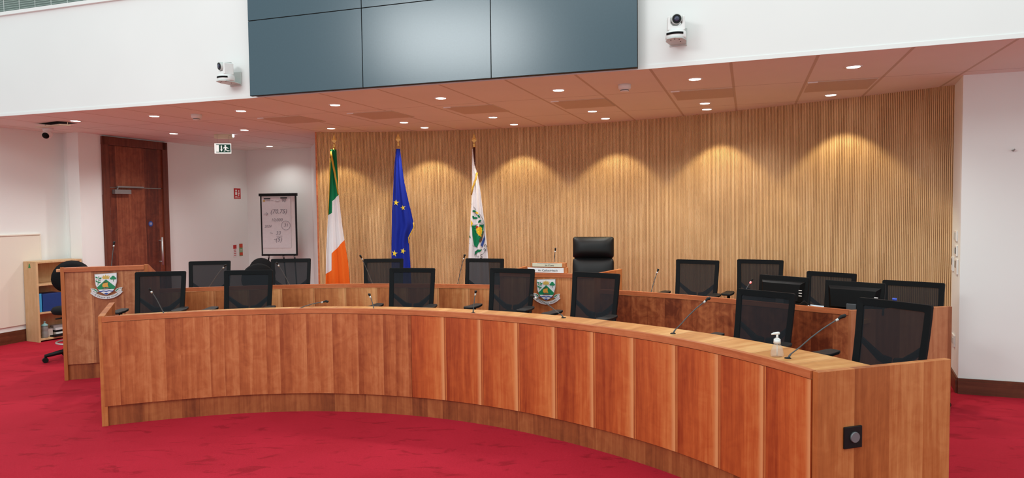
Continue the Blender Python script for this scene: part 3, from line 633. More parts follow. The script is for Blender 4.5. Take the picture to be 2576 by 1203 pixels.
# ------------------------------------------------------------------ mesh task chairs
def make_chair():
    t = thing('mesh_office_chair', (0, 0, 0), 0, 'x', 'chair')
    # base with five feet, castors, gas lift
    m = MB(); m.lathe([(0.045, 0.075), (0.05, 0.085), (0.05, 0.12), (0.035, 0.13)])
    for k in range(5):
        a = 2 * pi * k / 5 + 0.3; m.tube([(0.04 * cos(a), 0.04 * sin(a), 0.105), (0.18 * cos(a), 0.18 * sin(a), 0.095), (0.30 * cos(a), 0.30 * sin(a), 0.075)], 0.02, 8, True, 0, [0.026, 0.02, 0.015])
    base = m.build('star_base', BLACK, t)
    for k in range(5):
        a = 2 * pi * k / 5 + 0.3; x, y = 0.30 * cos(a), 0.30 * sin(a)
        m = MB(); m.tube([(x, y, 0.08), (x, y, 0.05)], 0.008, 6)
        for s in (-1, 1): m.cyl((x - s * 0.008 * sin(a), y + s * 0.008 * cos(a), 0.028), (x - s * 0.024 * sin(a), y + s * 0.024 * cos(a), 0.028), 0.0275, seg=14)
        m.build('castor', BLACK, base)
    m = MB(); m.cyl((0, 0, 0.12), (0, 0, 0.30), 0.026); m.cyl((0, 0, 0.30), (0, 0, 0.41), 0.016); m.build('gas_lift', DGREY, t)
    m = MB(); m.box((0, 0.02, 0.42), (0.16, 0.24, 0.035)); m.build('mechanism', BLACK, t, bevel=0.01)
    # seat pad
    m = MB(); N = 5
    m.box((0, -0.01, 0.475), (0.47, 0.46, 0.06)); m.build('seat', BLACKF, t, bevel=0.028)
    # reclined back in its own tilted plane: bottom z .56 y .20, top z 1.035 y .285
    def bk(x, z):
        k = (z - 0.55) / 0.485; return (x, 0.20 + 0.088 * k + 0.16 * (x * x) * -1.0 + 0.02 * (1 - (2 * k - 1) ** 2) * 0.5, z)
    def outline(hw_b, hw_t, z0, z1, rc, n=5):
        pts = []
        for cx, cz, a0, hw in ((hw_b - rc, z0 + rc, -90, 0), (hw_t - rc, z1 - rc, 0, 0), (-(hw_t - rc), z1 - rc, 90, 0), (-(hw_b - rc), z0 + rc, 180, 0)):
            for i in range(n + 1):
                a = radians(a0 + 90 * i / n); pts.append((cx + rc * cos(a), cz + rc * sin(a)))
        return pts
    O_ = outline(0.216, 0.228, 0.56, 1.035, 0.014); I_ = outline(0.176, 0.188, 0.60, 0.992, 0.008)
    # refine along edges
    def refine(p, n=6):
        out = []
        for a, b in zip(p, p[1:] + p[:1]):
            k = max(1, int(hypot(a[0] - b[0], a[1] - b[1]) / 0.05))
            for i in range(k): out.append((a[0] + (b[0] - a[0]) * i / k, a[1] + (b[1] - a[1]) * i / k))
        return out
    m = MB(); n = len(O_)
    rings = []
    segs = []
    for i in range(n):
        a, b = O_[i], O_[(i + 1) % n]; c, d = I_[i], I_[(i + 1) % n]; k = max(1, int(hypot(a[0] - b[0], a[1] - b[1]) / 0.05))
        for j in range(k):
            f = j / k; segs.append(((a[0] + (b[0] - a[0]) * f, a[1] + (b[1] - a[1]) * f), (c[0] + (d[0] - c[0]) * f, c[1] + (d[1] - c[1]) * f)))
    for o_, i_ in segs:
        po, pi_ = Vector(bk(*o_)), Vector(bk(*i_))
        rings.append([m.v(po + Vector((0, -0.008, 0))), m.v(pi_ + Vector((0, -0.005, 0))), m.v(pi_ + Vector((0, 0.010, 0))), m.v(po + Vector((0, 0.014, 0)))])
    for A, B in zip(rings, rings[1:] + rings[:1]):
        for k in range(4): m.face([A[k], B[k], B[(k + 1) % 4], A[(k + 1) % 4]], 0, None, False)
    m.build('back_frame', FRAMEM, t)
    m = MB(); nx, nz = 8, 8; G = []
    for j in range(nz + 1):
        z = 0.595 + (1.007 - 0.595) * j / nz; hw = 0.176 + 0.012 * j / nz
        G.append([m.v(bk(-hw + 2 * hw * i / nx, z)) for i in range(nx + 1)])
    for j in range(nz):
        for i in range(nx): m.face([G[j][i], G[j][i + 1], G[j + 1][i + 1], G[j + 1][i]], 0, None, True)
    m.build('back_mesh', NET, t)
    # Y shaped support behind the mesh
    def bb(x, z, d=0.035): p = bk(x, z); return (p[0], p[1] + d, p[2])
    m = MB()
    m.tube([(0, 0.14, 0.425), (0, 0.235, 0.45), (0, 0.275, 0.52), bb(0, 0.64, 0.055)], 0.03, 10, True, 0, [0.026, 0.03, 0.034, 0.036])
    for s in (-1, 1): m.tube([bb(s * 0.02, 0.665, 0.05), bb(s * 0.075, 0.68, 0.045), bb(s * 0.14, 0.735, 0.03), bb(s * 0.202, 0.79, 0.012)], 0.015, 8, True, 0, [0.03, 0.026, 0.02, 0.017])
    m.build('back_support', BLACK, t)
    m = MB(); P_ = [(0.12 * cos(a) * (1 if sin(a) > 0 else 1), 0.035 * sin(a)) for a in [2 * pi * i / 16 for i in range(16)]]
    A = [m.v(bb(x, 0.605 + z * 1.4, 0.01)) for x, z in P_]; B = [m.v(bb(x, 0.605 + z * 1.4, 0.028)) for x, z in P_]
    m.face(A); m.face(B[::-1])
    for i in range(16): m.face([A[i], A[(i + 1) % 16], B[(i + 1) % 16], B[i]])
    m.build('lumbar_pad', BLACK, t)
    for s in (-1, 1):
        m = MB(); m.tube([(s * 0.12, 0.03, 0.435), (s * 0.235, 0.03, 0.445), (s * 0.265, 0.03, 0.49), (s * 0.265, 0.02, 0.70)], 0.016, 8, True, 0, [0.018, 0.018, 0.02, 0.015])
        ar = m.build('armrest', BLACK, t)
        m = MB()
        prof = [(-0.035, -0.125, 0.712), (0.035, -0.125, 0.712)]
        S_ = [(-0.12, 0.040, 0.702), (-0.095, 0.053, 0.704), (0.0, 0.052, 0.702), (0.08, 0.045, 0.706), (0.11, 0.034, 0.708)]
        R_ = []
        for y, hw, z in S_:
            R_.append([m.v((s * 0.262 - hw, y, z - 0.010)), m.v((s * 0.262 + hw, y, z - 0.010)), m.v((s * 0.262 + hw, y, z + 0.010)), m.v((s * 0.262 - hw, y, z + 0.010))])
        for A, B in zip(R_, R_[1:]):
            for k in range(4): m.face([A[k], A[(k + 1) % 4], B[(k + 1) % 4], B[k]])
        m.face(R_[0][::-1]); m.face(R_[-1]); m.build('arm_pad', BLACK, ar, bevel=0.006)
    return t
CH = [  # top centre of the back, rotation, label, group
    (-3.34, 6.55, 7.4, 'black mesh chair at the left end of the front desk, beside the lectern', 0),
    (-2.52, 6.59, 2.8, 'black mesh chair second from left behind the front desk', 0),
    (-0.96, 6.62, -11, 'black mesh chair behind the front desk, below the blue flag', 0),
    (0.0, 6.45, -24.8, 'black mesh chair just left of the crest on the raised desk', 0),
    (0.72, 5.93, -36, 'black mesh chair just right of the crest on the raised desk', 0),
    (1.858, 5.055, -49,  'tilted black mesh chair behind the hand sanitiser bottle', 0, -0.066),
    (2.29, 4.13, -60, 'large black mesh chair nearest the camera at right end of the front desk', 0, -0.02),
    (-3.45, 7.87, 6.5, 'black mesh chair at left end of the rear desk, below the exit sign', 1),
    (-2.60, 8.11, 5.0, 'black mesh chair at the rear desk in front of the flip chart', 1),
    (-1.48, 7.93, 2.0, 'black mesh chair at the rear desk left of the blue flag foot', 1),
    (-0.31, 7.78, -17.3, 'black mesh chair at the rear desk in front of the white crest flag', 1),
    (1.94, 7.22, -33, 'black mesh chair at the rear desk, first to the right of the leather chair', 1),
    (2.57, 7.15, -28.7, 'black mesh chair behind the left monitor on the rear desk', 1),
    (2.99, 6.46, -48, 'tilted black mesh chair between the two monitors on the rear desk', 1, -0.072),
    (3.31, 5.69, -42, 'black mesh chair at the right end of the rear desk, beside the switches', 1, -0.08)]
proto = make_chair()
for i, (x, y, r, lab, g, *low) in enumerate(CH):
    a = radians(r); bx, by = x + 0.285 * sin(a), y - 0.285 * cos(a)
    grp = ('mesh chairs behind the front desk', 'mesh chairs behind the rear desk')[g]
    if i == 0: o = proto; o.location = (bx, by, 0); o.rotation_euler = (0, 0, a); o['label'] = lab; o['group'] = grp
    else:
        o = dup(proto, (bx, by, 0), a, lab, grp)
        if low:      # a chair set lower on its gas lift
            for k in [x for x in COL.objects if x.parent == o and not x.name.startswith('star_base')]: k.location.z += low[0]
        if i == 6: [x for x in COL.objects if x.parent == o and x.name.startswith('star_base')][0].rotation_euler.z = 0.62

# ------------------------------------------------------------------ high leather chair
ex = thing('leather_armchair', (0.86, 7.62, 0), radians(-14), 'high-backed black leather executive chair behind the raised desk', 'chair')
m = MB(); m.lathe([(0.05, 0.08), (0.05, 0.13), (0.03, 0.14)])
for k in range(5):
    a = 2 * pi * k / 5; m.tube([(0, 0, 0.11), (0.3 * cos(a), 0.3 * sin(a), 0.07)], 0.02, 8)
bs = m.build('star_base', CHROME, ex)
for k in range(5):
    a = 2 * pi * k / 5; m = MB(); m.lathe([(0.01, 0.0), (0.03, 0.008), (0.03, 0.05), (0.01, 0.06)], (0.3 * cos(a), 0.3 * sin(a), 0), 12); m.build('castor', BLACK, bs)
m = MB(); m.cyl((0, 0, 0.13), (0, 0, 0.43), 0.024); m.build('gas_lift', CHROME, ex)
m = MB(); m.box((0, -0.02, 0.49), (0.52, 0.50, 0.11)); m.build('seat', LEATHER, ex, bevel=0.04)
def cushion(z0, z1, hw, y0, th, name):
    m = MB(); nx, nz = 10, 6; F_, B_ = [], []
    for j in range(nz + 1):
        v_ = j / nz; z = z0 + (z1 - z0) * v_; bu = 1 - (2 * v_ - 1) ** 4; rf, rb_ = [], []
        for i in range(nx + 1):
            u_ = 2 * i / nx - 1; e_ = (1 - abs(u_) ** 5) * bu; yy = y0 + 0.10 * (z - 0.55)
            rf.append(m.v((u_ * hw, yy - 0.012 - th * 0.6 * e_, z))); rb_.append(m.v((u_ * hw, yy + 0.02 + th * 0.35 * e_, z)))
        F_.append(rf); B_.append(rb_)
    for j in range(nz):
        for i in range(nx):
            m.face([F_[j][i], F_[j][i + 1], F_[j + 1][i + 1], F_[j + 1][i]], 0, None, True); m.face([B_[j][i + 1], B_[j][i], B_[j + 1][i], B_[j + 1][i + 1]], 0, None, True)
        m.face([F_[j][0], F_[j + 1][0], B_[j + 1][0], B_[j][0]], 0, None, True); m.face([F_[j + 1][nx], F_[j][nx], B_[j][nx], B_[j + 1][nx]], 0, None, True)
    for i in range(nx):
        m.face([F_[0][i + 1], F_[0][i], B_[0][i], B_[0][i + 1]], 0, None, True); m.face([F_[nz][i], F_[nz][i + 1], B_[nz][i + 1], B_[nz][i]], 0, None, True)
    return m.build(name, LEATHER, ex, subsurf=1)
m = MB(); m.box((0, 0.262, 0.92), (0.43, 0.03, 0.66)); o = m.build('back_shell', BLACK, ex, bevel=0.01); o.rotation_euler = (radians(-5), 0, 0); o.location = (0, -0.07, 0.02)
cushion(0.56, 1.018, 0.238, 0.21, 0.07, 'backrest'); cushion(1.018, 1.262, 0.236, 0.21, 0.10, 'headrest')
for s in (-1, 1):
    m = MB(); m.tube([(s * 0.25, 0.16, 0.50), (s * 0.29, 0.16, 0.66), (s * 0.29, -0.12, 0.67), (s * 0.26, -0.14, 0.50)], 0.014, 8); ar = m.build('armrest', CHROME, ex)
    m = MB(); m.box((s * 0.29, 0.02, 0.69), (0.055, 0.26, 0.03)); m.build('arm_pad', LEATHER, ar, bevel=0.012)

# ------------------------------------------------------------------ round backed black office chairs
def round_chair(loc, rz, label, top=1.0, ring=False):
    t = thing('round_back_chair', loc, rz, label, 'chair', 'round backed black office chairs')
    dz = top - 1.0
    m = MB(); m.lathe([(0.04, 0.07), (0.045, 0.12), (0.03, 0.13)])
    for k in range(5):
        a = 2 * pi * k / 5 + pi; m.tube([(0, 0, 0.11), (0.17 * cos(a), 0.17 * sin(a), 0.095), (0.31 * cos(a), 0.31 * sin(a), 0.07)], 0.02, 8, True, 0, [0.03, 0.025, 0.018])
    b = m.build('star_base', BLACK, t)
    for k in range(5):
        a = 2 * pi * k / 5 + pi; x, y = 0.305 * cos(a), 0.305 * sin(a); m = MB(); m.cyl((x, y - 0.022, 0.028), (x, y + 0.022, 0.028), 0.028, seg=14); m.tube([(x, y, 0.03), (x, y, 0.075)], 0.01, 6); m.build('castor', BLACK, b)
    m = MB(); m.cyl((0, 0, 0.12), (0, 0, 0.43 + dz), 0.022); m.build('gas_lift', BLACK, t)
    if ring:
        m = MB(); m.tube([(0.2 * cos(2 * pi * k / 28), 0.2 * sin(2 * pi * k / 28), 0.195) for k in range(29)], 0.011, 8, False)
        for k in range(3): a = 2 * pi * k / 3; m.tube([(0, 0, 0.185), (0.2 * cos(a), 0.2 * sin(a), 0.195)], 0.007, 6)
        m.build('foot_ring', CHROME, t)
    m = MB(); m.lathe([(0.10, 0.43 + dz), (0.225, 0.445 + dz), (0.24, 0.48 + dz), (0.22, 0.51 + dz), (0.1, 0.52 + dz)], seg=28); m.build('seat', BLACKF, t)
    m = MB(); m.box((0, 0.13, 0.42 + dz), (0.07, 0.3, 0.03)); m.tube([(0, 0.25, 0.42 + dz), (0, 0.285, 0.55 + dz), (0, 0.27, 0.72 + dz)], 0.022, 8); m.tube([(-0.02, 0, 0.40 + dz), (-0.2, 0, 0.39 + dz)], 0.008, 6); m.build('back_stem', BLACK, t)
    m = MB(); R_ = []
    n = 24
    for j, (k, d) in enumerate(((0.0, -0.03), (0.75, -0.03), (1.0, 0.0), (0.92, 0.028), (0.0, 0.035))):
        R_.append([m.v((0.2 * k * cos(2 * pi * i / n), 0.235 + d - 0.25 * (0.2 * k * cos(2 * pi * i / n)) ** 2 + 0.02, 0.80 + dz + (0.2 if sin(2 * pi * i / n) > 0 else 0.17) * k * sin(2 * pi * i / n))) for i in range(n)])
    for A, B in zip(R_, R_[1:]):
        for i in range(n): m.face([A[i], A[(i + 1) % n], B[(i + 1) % n], B[i]], 0, None, True)
    m.build('backrest', BLACKF, t, weld=True)
    return t
round_chair((-4.78, 7.54, 0), radians(40), 'black round-backed drafting chair with chrome foot ring behind the lectern', 1.07, True)
round_chair((-3.357, 9.60, 0), radians(170), 'black round-backed chair behind the rear desk, nearest the flip chart', 0.965)
round_chair((-3.22, 8.74, 0), radians(-160), 'black round-backed chair between the two left rear mesh chairs', 0.955)

# ------------------------------------------------------------------ gooseneck microphones
def mic(base, tip, label, led=False, plate=False, sag=0.0):
    b, t_ = Vector(base), Vector(tip); t = thing('gooseneck_microphone', base, 0, label, 'microphone', 'gooseneck microphones on the desks')
    d = t_ - b; L = d.length; u = d.normalized()
    pts = [Vector((0, 0, 0)), Vector((0, 0, 0.012)) + u * 0.02] + [u * (L * k) + Vector((0, 0, 0.02 * sin(pi * k) + sag * sin(pi * k))) for k in (0.2, 0.4, 0.6, 0.8, 0.88)]
    m = MB(); m.tube(pts, 0.0036, 8); m.tube([pts[0], pts[1]], 0.0055, 8); m.build('gooseneck', DGREY, t)
    m = MB(); p0 = pts[-1] - u * 0.01; m.tube([p0, p0 + u * 0.02, p0 + u * 0.03, t_ - b - u * 0.01, t_ - b], 0.011, 12, True, 0, [0.006, 0.0075, 0.0105, 0.0105, 0.007]); m.build('microphone_head', BLACK, t)
    m = MB(); m.tube([p0 - u * 0.012, p0 + u * 0.006], 0.0075, 12); m.build('light_ring', REDLED if led else CHROME, t)
    if plate: m = MB(); m.box((0, 0, 0.006), (0.15, 0.10, 0.012)); m.build('base_plate', BLACK, t, bevel=0.003)
    else: m = MB(); m.lathe([(0.018, 0.0), (0.018, 0.003), (0.012, 0.006)], seg=16); m.build('table_socket', BLACK, t)
MICS = [
    ((-2.85, 5.62, WT), (-2.945, 5.58, 0.982), 'leaning gooseneck microphone in front of the leftmost front desk chair'),
    ((-1.83, 5.62, WT), (-1.505, 5.62, 0.855), 'gooseneck microphone bent nearly flat on the front desk'),
    ((-1.125, 5.60, WT), (-1.177, 5.65, 0.904), 'short upright microphone left of the third front desk chair'),
    ((-0.319, 5.52, WT), (-0.297, 5.56, 0.931), 'vertical gooseneck microphone on the front desk left of the crest'),
    ((0.386, 5.228, WT), (0.136, 5.3, 0.926), 'gooseneck microphone leaning left across the central crest'),
    ((1.053, 4.521, WT), (1.32, 4.6, 0.986), 'tall gooseneck microphone leaning right in the middle of the front desk right half'),
    ((1.502, 3.75, WT), (1.84, 3.8, 0.988), 'gooseneck microphone beside the hand sanitiser bottle')]
for b, t_, lab in MICS: mic(b, t_, lab)
mic((-4.0, 6.86, 0.965), (-3.972, 6.9, 1.314), 'gooseneck microphone standing on the lectern desk')
mic((-3.26, 7.36, WT), (-3.026, 7.3, 1.04), 'gooseneck microphone leaning right at left end of the rear desk')
mic((-2.40, 7.46, WT), (-2.525, 7.38, 1.051), 'gooseneck microphone leaning left on the rear desk before the flip chart')
mic((-1.52, 7.52, WT), (-1.637, 7.42, 1.114), 'gooseneck microphone on the rear desk between tricolour and blue flag')
mic((-0.59, 7.33, WT), (-0.500, 7.3, 1.116), 'gooseneck microphone on a flat base plate beside the white flag', plate=True)
mic((0.41, 7.02, 0.90), (0.443, 7.03, 1.19), 'gooseneck microphone standing on the raised desk by the leather chair')
mic((1.29, 6.45, WT), (1.378, 6.5, 1.009), 'gooseneck microphone on the rear desk right of the raised desk')
mic((1.95, 5.90, WT), (2.058, 5.9, 0.968), 'gooseneck microphone with red light beside the left monitor', led=True)

# ------------------------------------------------------------------ monitors, bottle, papers on the rear desk
def monitor(c, rz, label):
    t = thing('computer_monitor', (c[0], c[1], WT), rz, label, 'monitor', 'monitors on the rear desk')
    # back of the monitor faces -y (towards the hall)
    Rt = Matrix.Rotation(radians(-8), 3, 'X')
    m = MB(); m.box((0, 0.0, 0.135), (0.43, 0.022, 0.235), m=Rt); m.build('screen_panel', BLACKG, t, bevel=0.004)
    m = MB(); A = [(-0.19, 0.215), (0.19, 0.215), (0.175, 0.045), (-0.175, 0.045)]; B = [(-0.165, 0.193), (0.165, 0.193), (0.15, 0.06), (-0.15, 0.06)]
    a = [m.v((x, -0.012 + (z - 0.135) * 0.12, z)) for x, z in A]; b = [m.v((x, -0.042 + (z - 0.135) * 0.12, z)) for x, z in B]
    m.face(b); 
    for k in range(4): m.face([a[k], a[(k + 1) % 4], b[(k + 1) % 4], b[k]])
    m.build('rear_housing', BLACKG, t)
    m = MB(); m.box((-0.0, -0.05, 0.045), (0.07, 0.02, 0.09)); m.build('stand_neck', DGREY, t, bevel=0.004)
    m = MB(); m.lathe([(0.11, 0.0), (0.11, 0.006), (0.05, 0.012)], (0, -0.03, 0), 24, sy=0.8); m.build('stand_foot', BLACK, t)
    for k in range(3):
        m = MB(); m.box((0.17, -0.0435, 0.105 + k * 0.022), (0.026, 0.003, 0.006)); m.build('port_mark', WHITEP, t)
monitor((2.24, 5.70), radians(-50), 'left black computer monitor on the rear desk, seen from behind')
monitor((2.585, 5.21), radians(-46), 'right black computer monitor on the rear desk, seen from behind')
t = thing('water_bottle', (2.80, 4.98 + 0.0, 0.0), 0, 'clear water bottle with blue cap behind the nearest mesh chair', 'bottle'); t.location = (2.87, 5.17, WT); t.scale = (1, 1, 0.82)
m = MB(); m.lathe([(0.028, 0), (0.032, 0.01), (0.032, 0.09), (0.028, 0.105), (0.013, 0.13), (0.013, 0.14)]); m.build('bottle_body', CLEAR, t)
m = MB(); m.cyl((0, 0, 0.136), (0, 0, 0.158), 0.016); m.build('cap', plain('blue_cap', (50, 90, 210), 0.4), t)
m = MB(); m.prism([(-0.1, -0.07), (0.1, -0.07), (0.1, 0.07), (-0.1, 0.07)], 0, 0.004); o = m.build('paper_sheet', plain('pale_blue_paper', (190, 212, 230), 0.7)); o.location = (2.50, 5.62, WT + 0.001); o.rotation_euler = (0, 0, -0.9); tag(o, 'pale sheet of paper lying on the rear desk between the monitors', 'paper')
m = MB(); m.tube([(2.30, 5.52, 0.80), (2.33, 5.50, 0.83), (2.38, 5.50, 0.79), (2.44, 5.52, 0.775), (2.52, 5.50, 0.768), (2.56, 5.40, 0.768)], 0.004, 6); o = m.build('monitor_cable', BLACK); tag(o, 'thin black cable trailing along the rear desk between the monitors', 'cable')

# ------------------------------------------------------------------ sanitiser bottle
t = thing('sanitiser_bottle', (1.462, 3.80, WT), radians(10), 'clear hand sanitiser bottle with white pump on the front desk', 'bottle')
m = MB(); m.lathe([(0.030, 0.0), (0.036, 0.004), (0.037, 0.02), (0.032, 0.045), (0.024, 0.062), (0.016, 0.072), (0.014, 0.078)], sx=1.0, sy=0.75); m.build('bottle_body', CLEAR, t)
m = MB(); m.cyl((0, 0, 0.074), (0, 0, 0.098), 0.0195, 0.0175); m.cyl((0, 0, 0.098), (0, 0, 0.103), 0.012); m.cyl((0, 0, 0.1), (0, 0, 0.125), 0.006); m.build('pump_collar', WHITEP, t)
m = MB(); m.tube([(-0.034, 0, 0.126), (-0.02, 0, 0.129), (0, 0, 0.13), (0.012, 0, 0.13)], 0.007, 10, True, 0, [0.0045, 0.0065, 0.0085, 0.008]); m.build('pump_head', WHITEP, t)
m = MB(); m.cyl((0, 0, 0.004), (0, 0, 0.076), 0.003); m.build('dip_tube', WHITEP, t)

# ------------------------------------------------------------------ flags
def spear(t, z):
    m = MB(); m.lathe([(0.016, 0), (0.018, 0.01), (0.012, 0.02), (0.017, 0.03), (0.011, 0.045), (0.009, 0.055)], (0, 0, z), 14)
    P_ = [(0, 0), (0.034, 0.035), (0.010, 0.09), (0, 0.13), (-0.010, 0.09), (-0.034, 0.035)]
    zc = z + 0.052; c0, c1 = m.v((0, -0.010, zc + 0.05)), m.v((0, 0.010, zc + 0.05)); v_ = [m.v((x, 0, zc + q)) for x, q in P_]
    for i in range(6): m.face([c0, v_[i], v_[(i + 1) % 6]]); m.face([c1, v_[(i + 1) % 6], v_[i]])
    m.build('spear_finial', GOLD, t)
def pole(t, top, mat):
    m = MB(); m.cyl((0, 0, 0.03), (0, 0, top), 0.014, seg=12); p = m.build('pole', mat, t)
    m = MB(); m.lathe([(0.15, 0), (0.15, 0.02), (0.06, 0.05), (0.03, 0.09), (0.02, 0.1)]); m.build('pole_base', GOLD, t)
def interp(tab, z):
    if z >= tab[0][0]: return tab[0][1]
    for a, b in zip(tab, tab[1:]):
        if z >= b[0]: f = (z - a[0]) / (b[0] - a[0]); return a[1] + f * (b[1] - a[1])
    return tab[-1][1]
def fold_y(s, wd, ph=0.0): return -0.03 - 0.045 * min(1, wd / 0.25) * (0.5 + 0.5 * cos(2 * pi * (s * 2.3 + ph))) - 0.02 * sin(pi * s)
class Drape:
    def __init__(s, left, right, ph): s.l, s.r, s.ph = left, right, ph
    def pt(s, u, z, d=0.0):
        a, b = interp(s.l, z), interp(s.r, z); return (a + (b - a) * u, fold_y(u, b - a, s.ph) - d, z)
    def decal(s, m, poly, mi=0, d=0.003, n=1):
        """poly in x,z laid on the drape, cut to a fine fan"""
        pts = []
        for a, b in zip(poly, poly[1:] + poly[:1]):
            for i in range(3): pts.append((a[0] + (b[0] - a[0]) * i / 3, a[1] + (b[1] - a[1]) * i / 3))
        cx = sum(p[0] for p in pts) / len(pts); cz = sum(p[1] for p in pts) / len(pts)
        def lay(x, z):
            a, b = interp(s.l, z), interp(s.r, z); u = min(1, max(0, (x - a) / (b - a))); return m.v((x, fold_y(u, b - a, s.ph) - d, z))
        rings = [[lay(cx + (x - cx) * k, cz + (z - cz) * k) for x, z in pts] for k in (1.0, 0.66, 0.33)]; c = lay(cx, cz)
        for A, B in zip(rings, rings[1:]):
            for i in range(len(pts)): j = (i + 1) % len(pts); m.face([A[i], A[j], B[j], B[i]], mi)
        for i in range(len(pts)): m.face([rings[-1][i], rings[-1][(i + 1) % len(pts)], c], mi)
def cloth(t, D, bands, mats, top, bot, ns=40, name='flag_cloth'):
    """bands: list of functions z(u) boundaries from top to bottom"""
    m = MB(); cols = []
    for i in range(ns + 1):
        u = i / ns; bs = [top] + [f(u) for f in bands] + [bot]; col = []
        for k in range(len(bs) - 1):
            n = 14
            for j in range(n + (1 if k == len(bs) - 2 else 0)): col.append((bs[k] + (bs[k + 1] - bs[k]) * j / n, k))
        cols.append([(m.v(D.pt(u, z)), k) for z, k in col])
    for A, B in zip(cols, cols[1:]):
        for j in range(len(A) - 1): m.face([A[j][0], B[j][0], B[j + 1][0], A[j + 1][0]], A[j][1], None, True)
    o = m.build(name, mats, t); s_ = o.modifiers.new('solid', 'SOLIDIFY'); s_.thickness = 0.003; return o
def px2(pxp, Y, yh):
    return lambda tab, side=None: [(1.6 - (y - yh) * Y / 1739.3, (x - pxp) * Y / 1739.3) for y, x in tab]
# tricolour
Yf = 8.9; K = Yf / 1739.3; t1 = thing('draped_flag', (-2.262, Yf, 0), 0, 'green, white and orange draped flag on a brass-tipped pole', 'flag', 'draped flags before the slatted wall')
pole(t1, 2.40, GOLD); spear(t1, 2.40); cv = px2(845, Yf, 528.6)
D1 = Drape(cv([(378, 837), (400, 836.5), (470, 833), (529, 829), (629, 822.5), (706, 819), (860, 814)]), cv([(378, 852), (430, 853), (493, 855), (560, 861), (606, 867), (662, 875), (716, 878), (860, 884)]), 0.15)
def step(u, a0, a1, us, b0, b1): return a0 + (a1 - a0) * (u / us) if u < us else b0 + (b1 - b0) * ((u - us) / (1 - us))
zf = lambda y: 1.6 - (y - 528.6) * K
fc = cloth(t1, D1, [lambda u: zf(step(u, 541, 535, 0.36, 507, 491)), lambda u: zf(step(u, 688, 679, 0.26, 638, 604))], [F_GREEN, F_WHITE, F_ORANGE], zf(378), zf(860))
m = MB(); fr = [D1.pt(0.15, zf(383), 0.012), D1.pt(0.35, zf(400), 0.014), D1.pt(0.6, zf(425), 0.014), D1.pt(0.85, zf(455), 0.012), D1.pt(0.97, zf(490), 0.01)]
m.tube(fr, 0.010, 8, True, 0, [0.012, 0.013, 0.013, 0.011, 0.008]); m.tube([D1.pt(0.0, z, 0.0) for z in (zf(400), zf(480), zf(540))], 0.005, 6); m.build('gold_fringe', F_GOLD, fc)
# blue flag with stars
Yf = 8.95; K = Yf / 1739.3; t2 = thing('draped_flag', (-1.450, Yf, 0), 0, 'draped blue flag with yellow stars and gold fringe on a brass-tipped pole', 'flag', 'draped flags before the slatted wall')
pole(t2, 2.40, GOLD); spear(t2, 2.41); zf2 = lambda y: 1.6 - (y - 526.7) * K; cv = px2(1005, Yf, 526.7)
D2 = Drape(cv([(376, 1000), (426, 994.5), (480, 991), (537, 987), (646, 983.5), (700, 983), (850, 980)]), cv([(376, 1010), (453, 1018), (499, 1027), (529, 1034), (568, 1042), (574, 1041), (598, 1028), (629, 1029), (671, 1031), (850, 1036)]), 0.4)
fb = cloth(t2, D2, [lambda u: zf2(568)], [F_BLUE, F_BLUE], zf2(376), zf2(850))
def star(cx, cy, r, ro=0.0): return [(cx + (r if k % 2 == 0 else r * 0.4) * sin(ro + pi * k / 5), cy + (r if k % 2 == 0 else r * 0.4) * cos(ro + pi * k / 5)) for k in range(10)]
m = MB()
for x, y, r, ro in ((999, 510, 8, 0.1), (1016, 523, 7, -0.2), (992.7, 636.5, 8.5, 0.15), (1014, 631, 7.5, 0.3)): D2.decal(m, star((x - 1005) * K, zf2(y), r * K, ro), 0, 0.006)
m.build('yellow_stars', F_YELLOW, fb)
m = MB(); m.tube([D2.pt(1.0, zf2(y), 0.0) for y in (560, 570, 576, 586, 598, 612)], 0.008, 8); m.build('gold_fringe', F_GOLD, fb)
# county flag
Yf = 8.75; K = Yf / 1739.3; t3 = thing('draped_flag', (-0.463, Yf, 0), 0, 'draped white flag with green and gold crest on a dark pole', 'flag', 'draped flags before the slatted wall')
pole(t3, 2.37, F_MAROON); spear(t3, 2.37); zf3 = lambda y: 1.6 - (y - 524.6) * K; cv = px2(1193, Yf, 524.6)
D3 = Drape(cv([(376, 1187.5), (430, 1187), (475, 1186.6), (563, 1180.8), (610, 1177), (649, 1175), (850, 1168)]), cv([(376, 1190), (417, 1193.5), (435, 1200), (470, 1206), (528, 1213), (569, 1218), (621, 1222.5), (649, 1225), (850, 1233)]), 0.7)
fcw = cloth(t3, D3, [lambda u: zf3(563)], [F_WHITE, F_WHITE], zf3(376), zf3(850))
X = lambda p: [((x - 1193) * K, zf3(y)) for x, y in p]
def q3(p): return [(1140 + a / 3.433, 330 + b / 3.433) for a, b in p]
m = MB()
D3.decal(m, X(q3([(155, 815), (258, 808), (250, 880), (222, 950), (195, 1005), (172, 985), (160, 900)])), 0, 0.006)
D3.decal(m, X(q3([(176, 855), (192, 835), (232, 822), (250, 850), (236, 915), (216, 900)])), 1, 0.010)
D3.decal(m, X(q3([(178, 832), (200, 816), (215, 824), (190, 842)])), 3, 0.012)
D3.decal(m, X(q3([(216, 940), (232, 925), (245, 870), (258, 860), (240, 945), (225, 962)])), 4, 0.012)
D3.decal(m, X(q3([(228, 985), (262, 900), (266, 930), (245, 1000)])), 2, 0.008); D3.decal(m, X(q3([(146, 765), (165, 795), (146, 830)])), 1, 0.006)
